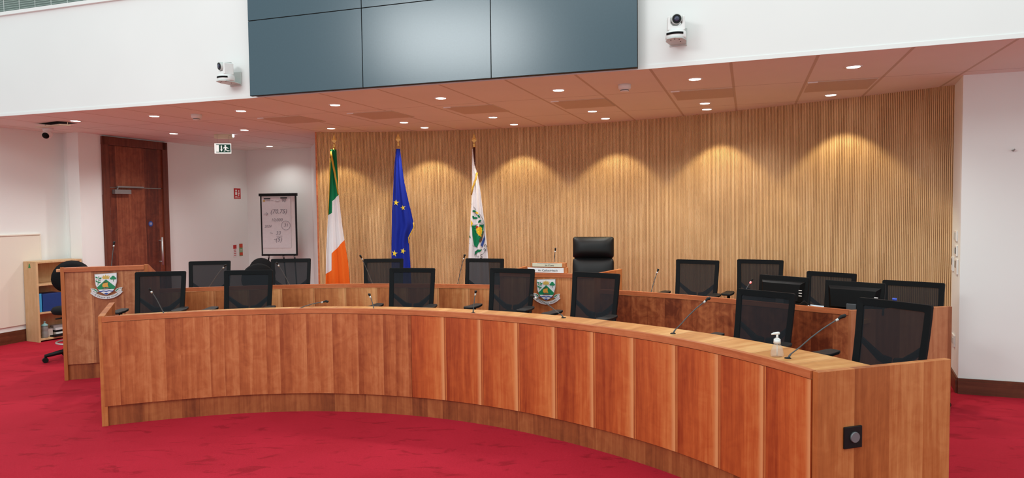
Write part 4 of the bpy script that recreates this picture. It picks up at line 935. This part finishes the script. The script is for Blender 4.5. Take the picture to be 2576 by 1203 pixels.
for a, b, r in ((178, 692, 0.2), (170, 745, 1.2), (198, 705, 0.4), (215, 735, 1.0), (222, 778, -0.7), (190, 750, 0)):
    D3.decal(m, X(q3([(a + 17 * cos(k) * cos(r) - 8 * sin(k) * sin(r), b + 17 * cos(k) * sin(r) + 9 * sin(k) * cos(r)) for k in [2 * pi * i / 8 for i in range(8)]])), 0 if a != 198 else 1, 0.006)
D3.decal(m, X(q3([(175, 1070), (182, 1035), (205, 1020), (240, 1022), (225, 1040), (200, 1045)])), 0, 0.006)
D3.decal(m, X(q3([(135, 895), (146, 925), (132, 915)])), 0, 0.006)
m.build('flag_crest', [F_GREEN, fabric('flag_gold', (232, 190, 50)), C_BLUE, RED_SIGN, C_BROWN], fcw)
m = MB()
def inkline(p, r=0.0022):
    pts = []
    for (x, z) in X(q3(p)):
        a_, b_ = interp(D3.l, z), interp(D3.r, z); u = min(1, max(0, (x - a_) / (b_ - a_))); pts.append((x, fold_y(u, b_ - a_, D3.ph) - 0.008, z))
    m.tube(pts, r, 5)
inkline([(155, 630), (185, 670), (225, 720), (258, 780), (264, 860), (262, 910)]); inkline([(152, 810), (200, 806), (258, 806)]); inkline([(130, 965), (165, 990), (200, 1003), (245, 1000)])
inkline([(175, 1070), (180, 1040), (205, 1020), (240, 1022)]); inkline([(185, 1090), (190, 1055), (225, 1050)]); inkline([(245, 1062), (270, 1030), (285, 990)])
inkline([(178, 692), (195, 720), (222, 778), (245, 800)], 0.003); inkline([(205, 1070), (205, 1092)], 0.0018); inkline([(196, 1081), (214, 1081)], 0.0018)
m.build('flag_linework', INK, fcw)
mes = []
for c, a, b, r in (('n', 268, 985, -0.4), ('a', 262, 1018, -0.5), ('5', 234, 1080, 0.1)):
    x, z = X(q3([(a, b)]))[0]; mes.append(text(None, c, 0.075, INK, None, x, z, -0.10, r))
join_meshes(mes, 'flag_lettering', INK, fcw)
m = MB(); m.tube([D3.pt(0.95, zf3(436), 0.006), D3.pt(0.6, zf3(452), 0.01), D3.pt(0.1, zf3(473), 0.01), D3.pt(0.0, zf3(490), 0.0)], 0.012, 8); m.build('gold_fringe', F_GOLD, fcw)

# ------------------------------------------------------------------ flip chart
fx0, fx1, fy = -4.165, -3.575, 11.50; aF = radians(-5)
t = thing('flip_chart', ((fx0 + fx1) / 2, fy, 0), aF, 'flip chart easel with handwritten sheet in the rear corner', 'flip chart')
Wf = 0.60
m = MB(); m.box((0, 0, 1.365), (Wf, 0.02, 1.0)); bdv = m.build('board', WHITEP, t, bevel=0.003)
m = MB()
m.box((-Wf / 2 + 0.004, -0.004, 1.365), (0.02, 0.03, 1.0)); m.box((Wf / 2 - 0.004, -0.004, 1.365), (0.02, 0.03, 1.0)); m.box((0, -0.01, 1.865), (Wf + 0.05, 0.045, 0.045)); m.box((0, -0.008, 0.865), (Wf + 0.01, 0.035, 0.03))
m.build('board_frame', BLACK, bdv)
m = MB(); m.box((-0.035, -0.016, 1.40), (0.49, 0.010, 0.84)); sh = m.build('paper_pad', PAPER, bdv)
m = MB(); m.box((-0.185, -0.024, 1.80), (0.11, 0.008, 0.018)); m.box((0.10, -0.024, 1.81), (0.11, 0.008, 0.018)); m.build('pad_clip', BLACK, bdv)
m = MB(); m.box((-0.24, -0.0225, 1.765), (0.04, 0.002, 0.022)); m.build('printed_logo', C_GOLD, sh)
mes = [text(None, s_, sz, PEN, None, x, z, -0.0225, 0.0, 'CENTER', 0.0003, 1.0, 0.25) for s_, sz, x, z in (
    ('(70.75)', 0.10, 0.005, 1.585), ('10,000', 0.072, -0.03, 1.445), ('2024', 0.06, -0.185, 1.34), ('31', 0.08, 0.125, 1.355), ('33', 0.085, -0.01, 1.225), ('(5)', 0.10, -0.005, 1.12), ('90', 0.075, 0.095, 1.765), ('Premier Chart', 0.02, -0.135, 1.768))]
mm = MB(); yk = -0.0235
def pl3(p, r=0.0028): mm.tube([(x, yk, z) for x, z in p], r, 5)
pl3([(-0.25, 1.545), (-0.18, 1.55)]); pl3([(-0.2, 1.575), (-0.178, 1.55), (-0.2, 1.525)]); pl3([(0.125 + 0.075 * cos(k), 1.355 + 0.075 * sin(k)) for k in [2 * pi * i / 20 for i in range(21)]])
pl3([(-0.15, 1.232), (-0.105, 1.225)]); pl3([(-0.04, 1.178), (0.06, 1.178)]); pl3([(-0.085, 1.125), (-0.045, 1.128)]); pl3([(-0.05, 1.765), (0.0, 1.755), (0.04, 1.77)], 0.002)
me = bpy.data.meshes.new('x'); mm.bm.to_mesh(me); mm.bm.free(); mes.append(me)
for me in mes: join_meshes([me], 'handwriting', PEN, sh)
for k, x in enumerate((-0.2, 0.05, 0.24)):
    m = MB(); m.tube([(x, 0.03, 0.9), (x, 0.03, 0.84)], 0.013, 8); m.tube([(x, 0.03, 0.86), (x * 1.35, (-0.2, 0.35, -0.2)[k] * 0.4, 0.012)], 0.012, 8); m.build('leg', BLACK, t)
    m = MB(); m.tube([(x, 0.02, 0.845), (x, 0.02, 0.82)], 0.017, 10); m.build('leg_clamp', CHROME, t)

# ------------------------------------------------------------------ bookcase at left
BA = (-5.870, 8.500); BB = (-5.618, 9.000); aK, LK = frame(BA, BB); DK = 0.27; HK = 1.003
bk_ = thing('bookcase', (BA[0], BA[1], 0), aK, 'beech bookcase with folders and papers against the left wall', 'bookcase')
m = MB(); m.box((0.011, DK / 2, HK / 2), (0.022, DK, HK)); m.build('side_panel', W_BEECH, bk_, bevel=0.001)
m = MB(); m.box((LK - 0.011, DK / 2, HK / 2), (0.022, DK, HK)); m.build('side_panel', W_BEECH, bk_, bevel=0.001)
m = MB(); m.box((LK / 2, DK / 2, HK - 0.011), (LK - 0.045, DK, 0.022)); m.build('top_panel', W_BEECH, bk_, bevel=0.001)
m = MB(); m.box((LK / 2, DK - 0.004, HK / 2), (LK - 0.045, 0.008, HK - 0.05)); m.build('back_panel', W_BEECH, bk_)
for z in (0.03, 0.36, 0.71):
    m = MB(); m.box((LK / 2, DK / 2 - 0.002, z), (LK - 0.046, DK - 0.012, 0.022)); m.build('shelf', W_BEECH, bk_, bevel=0.001)
def in_case(x, y, z): return (BA[0] + cos(aK) * x - sin(aK) * y, BA[1] + sin(aK) * x + cos(aK) * y, z)
# sticker on the side panel facing the hall is part of the bookcase
m = MB(); m.box((-0.001, 0.14, 0.945), (0.002, 0.035, 0.022)); m.box((-0.001, 0.14, 0.966), (0.002, 0.02, 0.025)); m.box((-0.001, 0.14, 0.93), (0.002, 0.045, 0.012)); m.build('green_sticker', GREENTAG, bk_)
def small(name, fn, mat, loc, rz, label, cat, group=None, bevel=0.0):
    m = MB(); fn(m); o = m.build(name, mat, bevel=bevel); o.location = loc; o.rotation_euler = (0, 0, rz); return tag(o, label, cat, group)
small('ring_binder', lambda m: (m.box((0, 0.12, 0.115), (0.03, 0.22, 0.23))), CYAN, in_case(0.045, 0.008, 0.3715), aK, 'light blue folder standing leftmost on the middle shelf of the bookcase', 'folder', bevel=0.002)
small('box_file', lambda m: (m.box((0, 0.125, 0.11), (0.25, 0.235, 0.22))), plain('navy_box', (14, 56, 118), 0.5), in_case(0.195, 0.006, 0.3715), aK, 'large dark blue box file on the middle shelf of the bookcase', 'folder', bevel=0.003)
t = thing('drinks_bottle', in_case(0.105, 0.06, 0.0415), 0, 'cloudy drinks bottle with teal lid on the bottom shelf of the bookcase', 'bottle')
m = MB(); m.lathe([(0.034, 0), (0.037, 0.01), (0.037, 0.07), (0.033, 0.085), (0.037, 0.10), (0.036, 0.14), (0.034, 0.145)]); m.build('bottle_body', CLOUDY, t)
m = MB(); m.lathe([(0.038, 0.143), (0.038, 0.16), (0.02, 0.175), (0.010, 0.178), (0.009, 0.195), (0.012, 0.197), (0.012, 0.203)]); m.build('lid', TEAL, t)
small('white_box', lambda m: m.box((0, 0.05, 0.045), (0.07, 0.09, 0.09)), plain('off_white_card', (206, 192, 184), 0.7), in_case(0.19, 0.10, 0.0415), aK, 'small off-white box behind the drinks bottle in the bookcase', 'box', bevel=0.001)
small('keyboard', lambda m: ([m.box((0, 0, 0.009), (0.22, 0.09, 0.018))] + [m.box((-0.09 + 0.018 * i, -0.012 + 0.018 * j, 0.02), (0.014, 0.012, 0.004)) for i in range(11) for j in (-1, 0, 1)]), [BLACK, WHITEP], in_case(0.28, 0.035, 0.0415), aK + 0.12, 'black keyboard lying on the bottom shelf of the bookcase', 'keyboard')
for k, (c, w_, dz, mt, lab) in enumerate(((0.34, 0.20, 0.0, PAPER, 'stack of white papers at the bottom of the pile in the bookcase'), (0.35, 0.20, 0.035, BLACK, 'black folder in the middle of the paper pile in the bookcase'),
        (0.34, 0.22, 0.062, PAPER, 'white papers above the black folder in the bookcase pile'), (0.33, 0.22, 0.09, plain('grey_papers', (160, 152, 150), 0.7), 'loose grey papers on top of the pile in the bookcase'))):
    h_ = (0.034, 0.026, 0.027, 0.03)[k]
    small('paper_stack' if k != 1 else 'document_folder', lambda m: m.box((0, 0.055, h_ / 2), (w_, 0.11, h_)), mt, in_case(c + 0.035, 0.125, 0.0415 + dz), aK + (0.05, -0.08, 0.1, -0.15)[k], lab, 'papers' if k != 1 else 'folder', 'papers piled on the bottom shelf')

# ------------------------------------------------------------------ wall signs
def sign(name, A, B, s, z, w_, h, mat, label, marks, cat='sign'):
    a, L = frame(A, B); t = thing(name, on_wall(A, B, s, z, 0.001), a, label, cat)
    m = MB(); m.box((0, -0.002, 0), (w_, 0.004, h)); p = m.build('sign_board', mat, t)
    m = MB()
    for x, zz, ww, hh in marks: m.box((x, -0.0046, zz), (ww, 0.001, hh))
    m.build('pictogram', WHITEP, p); return t
def s_at(A, B, ratio):  # distance along the wall where x/y = ratio
    a, L = frame(A, B); return (A[0] - ratio * A[1]) / (ratio * sin(a) - cos(a))
s1 = s_at(WC, WD, -4.681 / 11.823)
sign('fire_action_sign', WC, WD, s1, 1.90, 0.16, 0.18, RED_SIGN, 'red fire alarm sign with white symbols above the two small signs', [(-0.03, 0.05, 0.035, 0.03), (-0.03, 0.0, 0.045, 0.05), (0.035, 0.045, 0.02, 0.03), (0.035, 0.005, 0.03, 0.03), (0.03, -0.03, 0.02, 0.03), (-0.03, -0.05, 0.05, 0.012), (0.0, -0.072, 0.12, 0.006)])
sA = s_at(WC, WD, -4.714 / 11.73); sB = s_at(WC, WD, -4.668 / 11.88)
t = sign('extinguisher_sign', WC, WD, sA, 0.925, 0.08, 0.21, WHITEP, 'small red and white extinguisher notice, left of the pair below the fire sign', [(0, 0, 0.01, 0.01)])
m = MB(); m.box((0, -0.005, 0.07), (0.078, 0.002, 0.065)); 
for k in range(4): m.box((0, -0.005, 0.015 - 0.03 * k), (0.05, 0.002, 0.01))
m.build('printed_panel', RED_SIGN, t)
t = sign('extinguisher_sign', WC, WD, sB, 0.935, 0.08, 0.21, plain('sign_green', (120, 160, 110), 0.6), 'small red and green extinguisher notice, right of the pair below the fire sign', [(0, 0.0, 0.05, 0.008), (0, -0.02, 0.05, 0.008)])
m = MB(); m.box((0, -0.005, 0.07), (0.078, 0.002, 0.065)); m.box((0, -0.005, -0.07), (0.078, 0.002, 0.05)); m.build('printed_panel', plain('sign_orange', (200, 70, 40), 0.6), t)

# exit sign and emergency luminaire
t = thing('exit_sign', (-3.905, 9.42, 2.383), radians(8), 'hanging green emergency exit sign with running man and arrow', 'sign')
m = MB(); m.box((0, 0, 0.068), (0.215, 0.018, 0.138)); p = m.build('sign_frame', WHITE_SIGN, t, bevel=0.004)
m = MB(); m.box((0.008, -0.0095, 0.068), (0.185, 0.002, 0.108)); g = m.build('green_face', GREEN_SIGN, p)
m = MB(); y0, y1 = -0.0125, -0.0105
m.plate([(-0.082, 0.022), (-0.048, 0.022), (-0.048, 0.114), (-0.082, 0.114)], y0, y1)
m.plate([(-0.032, 0.054), (-0.016, 0.026), (0.0, 0.054), (-0.009, 0.054), (-0.009, 0.108), (-0.023, 0.108), (-0.023, 0.054)], y0, y1)
m.plate([(0.035 + 0.011 * cos(2 * pi * k / 12), 0.103 + 0.011 * sin(2 * pi * k / 12)) for k in range(12)], y0, y1)
m.plate([(0.026, 0.050), (0.044, 0.052), (0.052, 0.088), (0.038, 0.092), (0.024, 0.084)], y0, y1)
m.plate([(0.026, 0.052), (0.036, 0.050), (0.034, 0.030), (0.014, 0.026), (0.014, 0.034), (0.026, 0.036)], y0, y1)
m.plate([(0.036, 0.050), (0.046, 0.052), (0.062, 0.040), (0.088, 0.040), (0.088, 0.032), (0.060, 0.031)], y0, y1)
m.plate([(0.046, 0.086), (0.052, 0.080), (0.070, 0.062), (0.076, 0.068), (0.058, 0.086)], y0, y1); m.plate([(0.026, 0.084), (0.012, 0.066), (0.005, 0.070), (0.022, 0.092)], y0, y1)
m.build('running_man', WHITE_SIGN, g)
m = MB(); m.tube([(-0.07, 0, 0.136), (-0.07, 0, 0.25)], 0.0015, 5); m.tube([(0.08, 0, 0.136), (0.08, 0, 0.25)], 0.0015, 5); m.build('hanging_wire', STEELG, p)
t = thing('emergency_light', (-3.92, 9.50, CEIL), radians(8), 'white emergency light unit on the ceiling above the exit sign', 'light')
m = MB(); m.box((0, 0, -0.03), (0.235, 0.08, 0.06)); b = m.build('light_housing', CREAM, t, bevel=0.005)
m = MB(); m.box((0.123, 0, -0.02), (0.012, 0.06, 0.03)); m.build('end_lens', LEDGE, b)
m = MB(); m.cyl((0.09, -0.041, -0.02), (0.09, -0.044, -0.02), 0.004, seg=8); m.build('status_light', GREENTAG, b)

# ------------------------------------------------------------------ ceiling fittings
def downlight_proto():
    t = thing('ceiling_downlight', (0, 0, CEIL), 0, 'x', 'ceiling light')
    m = MB(); R_ = [(0.044, -0.001), (0.062, -0.006), (0.064, -0.003), (0.064, 0.0)]
    rg = [[m.v((r * cos(2 * pi * k / 28), r * sin(2 * pi * k / 28), z)) for k in range(28)] for r, z in R_]
    for A, B in zip(rg, rg[1:]):
        for k in range(28): m.face([A[k], A[(k + 1) % 28], B[(k + 1) % 28], B[k]], 0, None, True)
    m.build('trim_ring', TRIMW, t); m = MB(); m.cyl((0, 0, -0.0045), (0, 0, -0.001), 0.047, seg=28); m.build('lamp_face', LAMP, t); return t
dl = downlight_proto()
LW = ['ceiling downlight above the tricolour flag', 'ceiling downlight close to the slatted wall between the blue and white flags', 'ceiling downlight close to the slatted wall, first right of the white flag', 'ceiling downlight close to the slatted wall, second right of the white flag',
      'ceiling downlight close to the slatted wall, second from the right', 'ceiling downlight close to the slatted wall, rightmost']
LD_ = ['front row ceiling downlight beside the open ceiling hatch, far left', 'front row ceiling downlight second from left', 'front row ceiling downlight just left of the display bottom corner', 'front row ceiling downlight fourth from left under the display', 'front row ceiling downlight under the middle of the display',
       'front row ceiling downlight sixth from left, left of the smoke detector', 'front row ceiling downlight right of the smoke detector', 'front row ceiling downlight at far right', 'second row ceiling downlight above the dark door', 'second row ceiling downlight right of the exit sign',
       'second row ceiling downlight nearest above the blue flag', 'second row ceiling downlight right of the white flag', 'second row ceiling downlight above the leather chair', 'second row ceiling downlight at right, before the fifth wall washer', 'rear corner ceiling downlight above the flip chart']
for i, (p, lab) in enumerate(zip(WASH + DOWN, LW + LD_)):
    grp = 'wall washing downlights' if i < 6 else 'general downlights'
    if i == 0: dl.location = (p[0], p[1], CEIL); dl['label'] = lab; dl['group'] = grp
    else: dup(dl, (p[0], p[1], CEIL), 0, lab, grp)
sd = thing('smoke_detector', (-3.396, 7.528, CEIL), 0, 'white smoke detector on the ceiling near the exit sign side', 'smoke detector', 'ceiling smoke detectors')
m = MB(); m.lathe([(0.03, -0.062), (0.036, -0.06), (0.036, -0.045), (0.05, -0.04), (0.055, -0.028), (0.055, 0.0)], seg=26); m.build('detector_body', WHITEP, sd)
m = MB(); m.lathe([(0.037, -0.053), (0.037, -0.047)], seg=26); m.build('vent_gap', DGREY, sd)
dup(sd, (0.984, 6.004, CEIL), 0, 'white smoke detector on the ceiling right of the display', 'ceiling smoke detectors')
VENT = plain('vent_perforated', (204, 190, 172), 0.8, var=0.25, scale=400)
GR = [((-2.852, 7.874), 'leftmost perforated ceiling grille, above the gap right of the exit sign'), ((-1.769, 7.571), 'perforated ceiling grille second from left'), ((-0.684, 7.212), 'perforated ceiling grille third from left, above the white flag'),
      ((0.409, 6.893), 'perforated ceiling grille below the smoke detector, with white end bit'), ((1.478, 6.383), 'perforated ceiling grille second from right'), ((2.566, 5.991), 'rightmost perforated ceiling grille')]
aG = radians(-18.86)
gp = None
for i, (p, lab) in enumerate(GR):
    if gp is None:
        gp = thing('ceiling_grille', (p[0], p[1], CEIL), aG, lab, 'ceiling grille', 'perforated ceiling grilles')
        m = MB(); m.box((0.265, 0.27, -0.003), (0.53, 0.54, 0.006)); m.build('perforated_plate', VENT, gp, bevel=0.001)
        m = MB(); m.box((0.03, 0.0, -0.005), (0.08, 0.012, 0.01)); m.build('end_clip', WHITEP, gp)
    else: dup(gp, (p[0], p[1], CEIL), aG, lab)
t = thing('ceiling_hatch', (-5.30, 8.12, CEIL), radians(-30), 'open ceiling access tile sagging at far left', 'ceiling hatch')
m = MB(); m.box((0, 0.02, -0.001), (0.40, 0.22, 0.002)); m.build('opening_shade_sheet', plain('void_shade', (30, 18, 14), 0.9), t)  # dark sheet under the closed ceiling; the opening's shade put into its colour
m = MB(); P_ = [(-0.26, -0.10, -0.030), (-0.1, -0.13, -0.04), (0.24, -0.09, -0.035), (0.25, 0.03, -0.03), (0.0, 0.02, -0.02), (-0.25, 0.02, -0.025)]
a = [m.v(p) for p in P_]; b = [m.v((p[0], p[1], p[2] - 0.012)) for p in P_]; m.face(a); m.face(b[::-1])
for k in range(6): m.face([a[k], a[(k + 1) % 6], b[(k + 1) % 6], b[k]])
m.tube([(-0.24, 0.0, -0.03), (-0.24, 0.0, 0.0)], 0.004, 5); m.tube([(0.24, 0.0, -0.03), (0.24, 0.0, 0.0)], 0.004, 5)
m.build('dropped_tile', CREAM, t)
t = thing('dome_camera', (-5.72, 8.60, CEIL), radians(-15), 'white turret security camera on the ceiling at far left', 'camera')
m = MB(); m.lathe([(0.045, -0.05), (0.055, -0.03), (0.06, 0.0)], seg=24); m.build('camera_housing', WHITEP, t)
m = MB(); m.lathe([(0.004, -0.062), (0.028, -0.056), (0.048, -0.035), (0.056, 0.0), (0.048, 0.035), (0.03, 0.048)], (0, -0.0, 0), 24); bl = m.build('camera_ball', WHITEP, t); bl.location = (0.012, -0.02, -0.075); bl.rotation_euler = (radians(-65), 0, radians(25))
m = MB(); m.lathe([(0.04, -0.052), (0.036, -0.06), (0.01, -0.064)], seg=24); fl = m.build('lens_cover', BLACKG, bl)

# ------------------------------------------------------------------ video wall
S0, S1 = Vector((-3.62, 6.87)), Vector((0.977, 5.348)); dS = (S1 - S0).normalized(); nS = Vector((dS.y, -dS.x)); aS = atan2(dS.y, dS.x)
left = Vector((-2.37, 6.372)); 
vw = thing('video_wall', (left.x, left.y, 2.645), aS, 'large dark blue video wall of nine flat displays above the opening', 'display')
LW_ = (Vector((0.965, 5.268)) - left).length; pw = LW_ / 3; phh = 0.675
m = MB(); m.box((LW_ / 2, 0.045, phh * 1.5), (LW_ - 0.02, 0.06, phh * 3 - 0.02)); m.build('mounting_frame', BLACK, vw)
for j in range(3):
    for i in range(3):
        m = MB(); m.box((pw * (i + 0.5), 0.0, phh * (j + 0.5)), (pw - 0.004, 0.03, phh - 0.004)); p = m.build('display_bezel', BLACK, vw)
        m = MB(); m.box((pw * (i + 0.5), -0.0165, phh * (j + 0.5) + 0.001), (pw - 0.008, 0.003, phh - 0.008)); m.build('display_panel', SCREEN, p)
# blinds above the upper wall at left
t = thing('venetian_blind', (-6.3, 7.756, 3.735), radians(-18.25), 'grey venetian blind above the white upper wall, top left', 'blind')
m = MB(); Lb = 4.4; n = 34
for k in range(n):
    z = 0.01 + 0.0235 * k; Rm = Matrix.Rotation(radians(35), 3, 'X'); m.box((Lb / 2, 0.14, z), (Lb, 0.022, 0.0012), m=Rm)
m.build('slats', plain('blind_slats', (176, 186, 180), 0.5), t)
for k in range(19):
    m = MB(); m.tube([(0.12 + 0.23 * k, 0.125, 0.0), (0.12 + 0.23 * k, 0.125, 0.8)], 0.003, 5); m.build('ladder_cord', WHITEP, t)

# ------------------------------------------------------------------ wall mounted PTZ cameras
def ptz(loc, rz, pan, tilt, label):
    t = thing('conference_camera', loc, rz, label, 'camera', 'wall mounted white conference cameras')
    m = MB(); m.box((0, -0.004, 0.03), (0.13, 0.008, 0.13)); br = m.build('wall_bracket', GREYP, t, bevel=0.003)
    m = MB(); m.prism([(-0.055, -0.20), (0.0, -0.225), (0.055, -0.20), (0.075, -0.12), (0.06, 0.0), (-0.06, 0.0), (-0.075, -0.12)], -0.022, -0.012); m.build('bracket_shelf', GREYP, br, bevel=0.003)
    m = MB()
    for x, y in ((-0.03, -0.17), (0.0, -0.19), (0.03, -0.17), (0.03, -0.1)): m.cyl((x, y, -0.0222), (x, y, -0.0245), 0.004, seg=8)
    m.build('screw', BLACK, br)
    m = MB(); m.lathe([(0.072, -0.012), (0.076, 0.0), (0.074, 0.035), (0.068, 0.045)], (0, -0.13, 0), 30); b = m.build('camera_base', WHITEP, t)
    m = MB()
    for k in range(11):
        pass
    A = [m.v((0.0765 * sin(radians(q)), -0.13 - 0.0765 * cos(radians(q)), z)) for z in (0.012, 0.027) for q in range(-50, 51, 10)]
    for k in range(10): m.face([A[k], A[k + 1], A[k + 12], A[k + 11]], 0, None, True)
    w_ = m.build('sensor_window', BLACKG, b)
    mo = w_.modifiers.new('solid', 'SOLIDIFY'); mo.thickness = 0.003; mo.offset = 1
    yk = bpy.data.objects.new('camera_yoke', None)
    m = MB(); m.plate([(-0.062, 0.0), (0.062, 0.0), (0.060, 0.100), (0.043, 0.110), (0.040, 0.05), (0.025, 0.032), (-0.025, 0.032), (-0.040, 0.05), (-0.043, 0.110), (-0.060, 0.100)], -0.045, 0.045)
    y = m.build('camera_yoke', WHITEP, t, bevel=0.006); y.location = (0, -0.13, 0.045); y.rotation_euler = (0, 0, pan)
    m = MB(); m.cyl((0, 0.05, 0), (0, -0.062, 0), 0.037, seg=30); m.tube([(-0.042, 0, 0), (0.042, 0, 0)], 0.02, 16); h = m.build('camera_head', GREYP, y); h.location = (0, 0, 0.082); h.rotation_euler = (tilt, 0, 0)
    m = MB(); m.cyl((0, -0.0625, 0), (0, -0.066, 0), 0.032, seg=28); m.build('lens_barrel', BLACK, h)
    m = MB(); m.lathe([(0.020, 0.0), (0.016, 0.005), (0.006, 0.008)], seg=20); l = m.build('lens_glass', plain('lens', (60, 62, 84), 0.08), h); l.location = (0, -0.066, 0); l.rotation_euler = (pi / 2, 0, 0)
    return t
ptz((-2.56, 6.517, 2.80), aS, radians(-25), radians(8), 'white conference camera on the wall left of the video wall')
ptz((1.262, 5.238, 2.83), radians(-21.2), radians(14), radians(6), 'white conference camera on the wall right of the video wall')

# ------------------------------------------------------------------ switches and socket at right
def plate_switch(s, z, w_, h, label, rockers, cat='switch', inner=None, name='light_switch'):
    a, L = frame(RR0, RR1); t = thing(name, on_wall(RR0, RR1, s, z, 0.0005), a, label, cat)
    m = MB(); m.box((0, -0.006, 0), (w_, 0.012, h)); p = m.build('face_plate', WHITEP, t, bevel=0.003)
    for x, zz, ww, hh, mt in rockers: m = MB(); m.box((x, -0.0135, zz), (ww, 0.004, hh)); m.build('rocker', mt, p, bevel=0.001)
sR = lambda x, y: hypot(x - RR0[0], y - RR0[1])
plate_switch(0.285, 1.315, 0.15, 0.09, 'double white light switch, topmost of the switches beside the slatted wall', [(-0.03, 0, 0.03, 0.06, GREYP), (0.02, 0, 0.03, 0.06, GREYP)])
plate_switch(0.30, 1.19, 0.14, 0.09, 'white key switch with black slot below the double switch', [(0.03, 0, 0.018, 0.055, BLACK), (-0.03, 0, 0.03, 0.05, GREYP)])
plate_switch(0.10, 1.06, 0.10, 0.125, 'white thermostat nearest the slatted wall', [(0.0, 0.02, 0.06, 0.055, GREYSW)], 'thermostat', name='thermostat')
plate_switch(0.35, 1.055, 0.13, 0.13, 'white thermostat nearest the wall corner', [(-0.01, 0.02, 0.06, 0.06, GREYSW)], 'thermostat', name='thermostat')
plate_switch(0.22, 0.40, 0.18, 0.10, 'grey metal socket low on the wall beside the rear desk', [(-0.04, 0, 0.05, 0.05, GREYP), (0.04, 0, 0.05, 0.05, GREYP)], 'socket', name='wall_socket')
t = thing('wall_hook', on_wall(RR1, RW, 0.35, 2.02, 0.0), frame(RR1, RW)[0], 'small grey wall hook on the white right wall', 'hook')
m = MB(); m.tube([(0, 0, 0), (0, -0.02, -0.005), (0.008, -0.03, 0.008)], 0.006, 8); m.build('hook', STEELG, t)
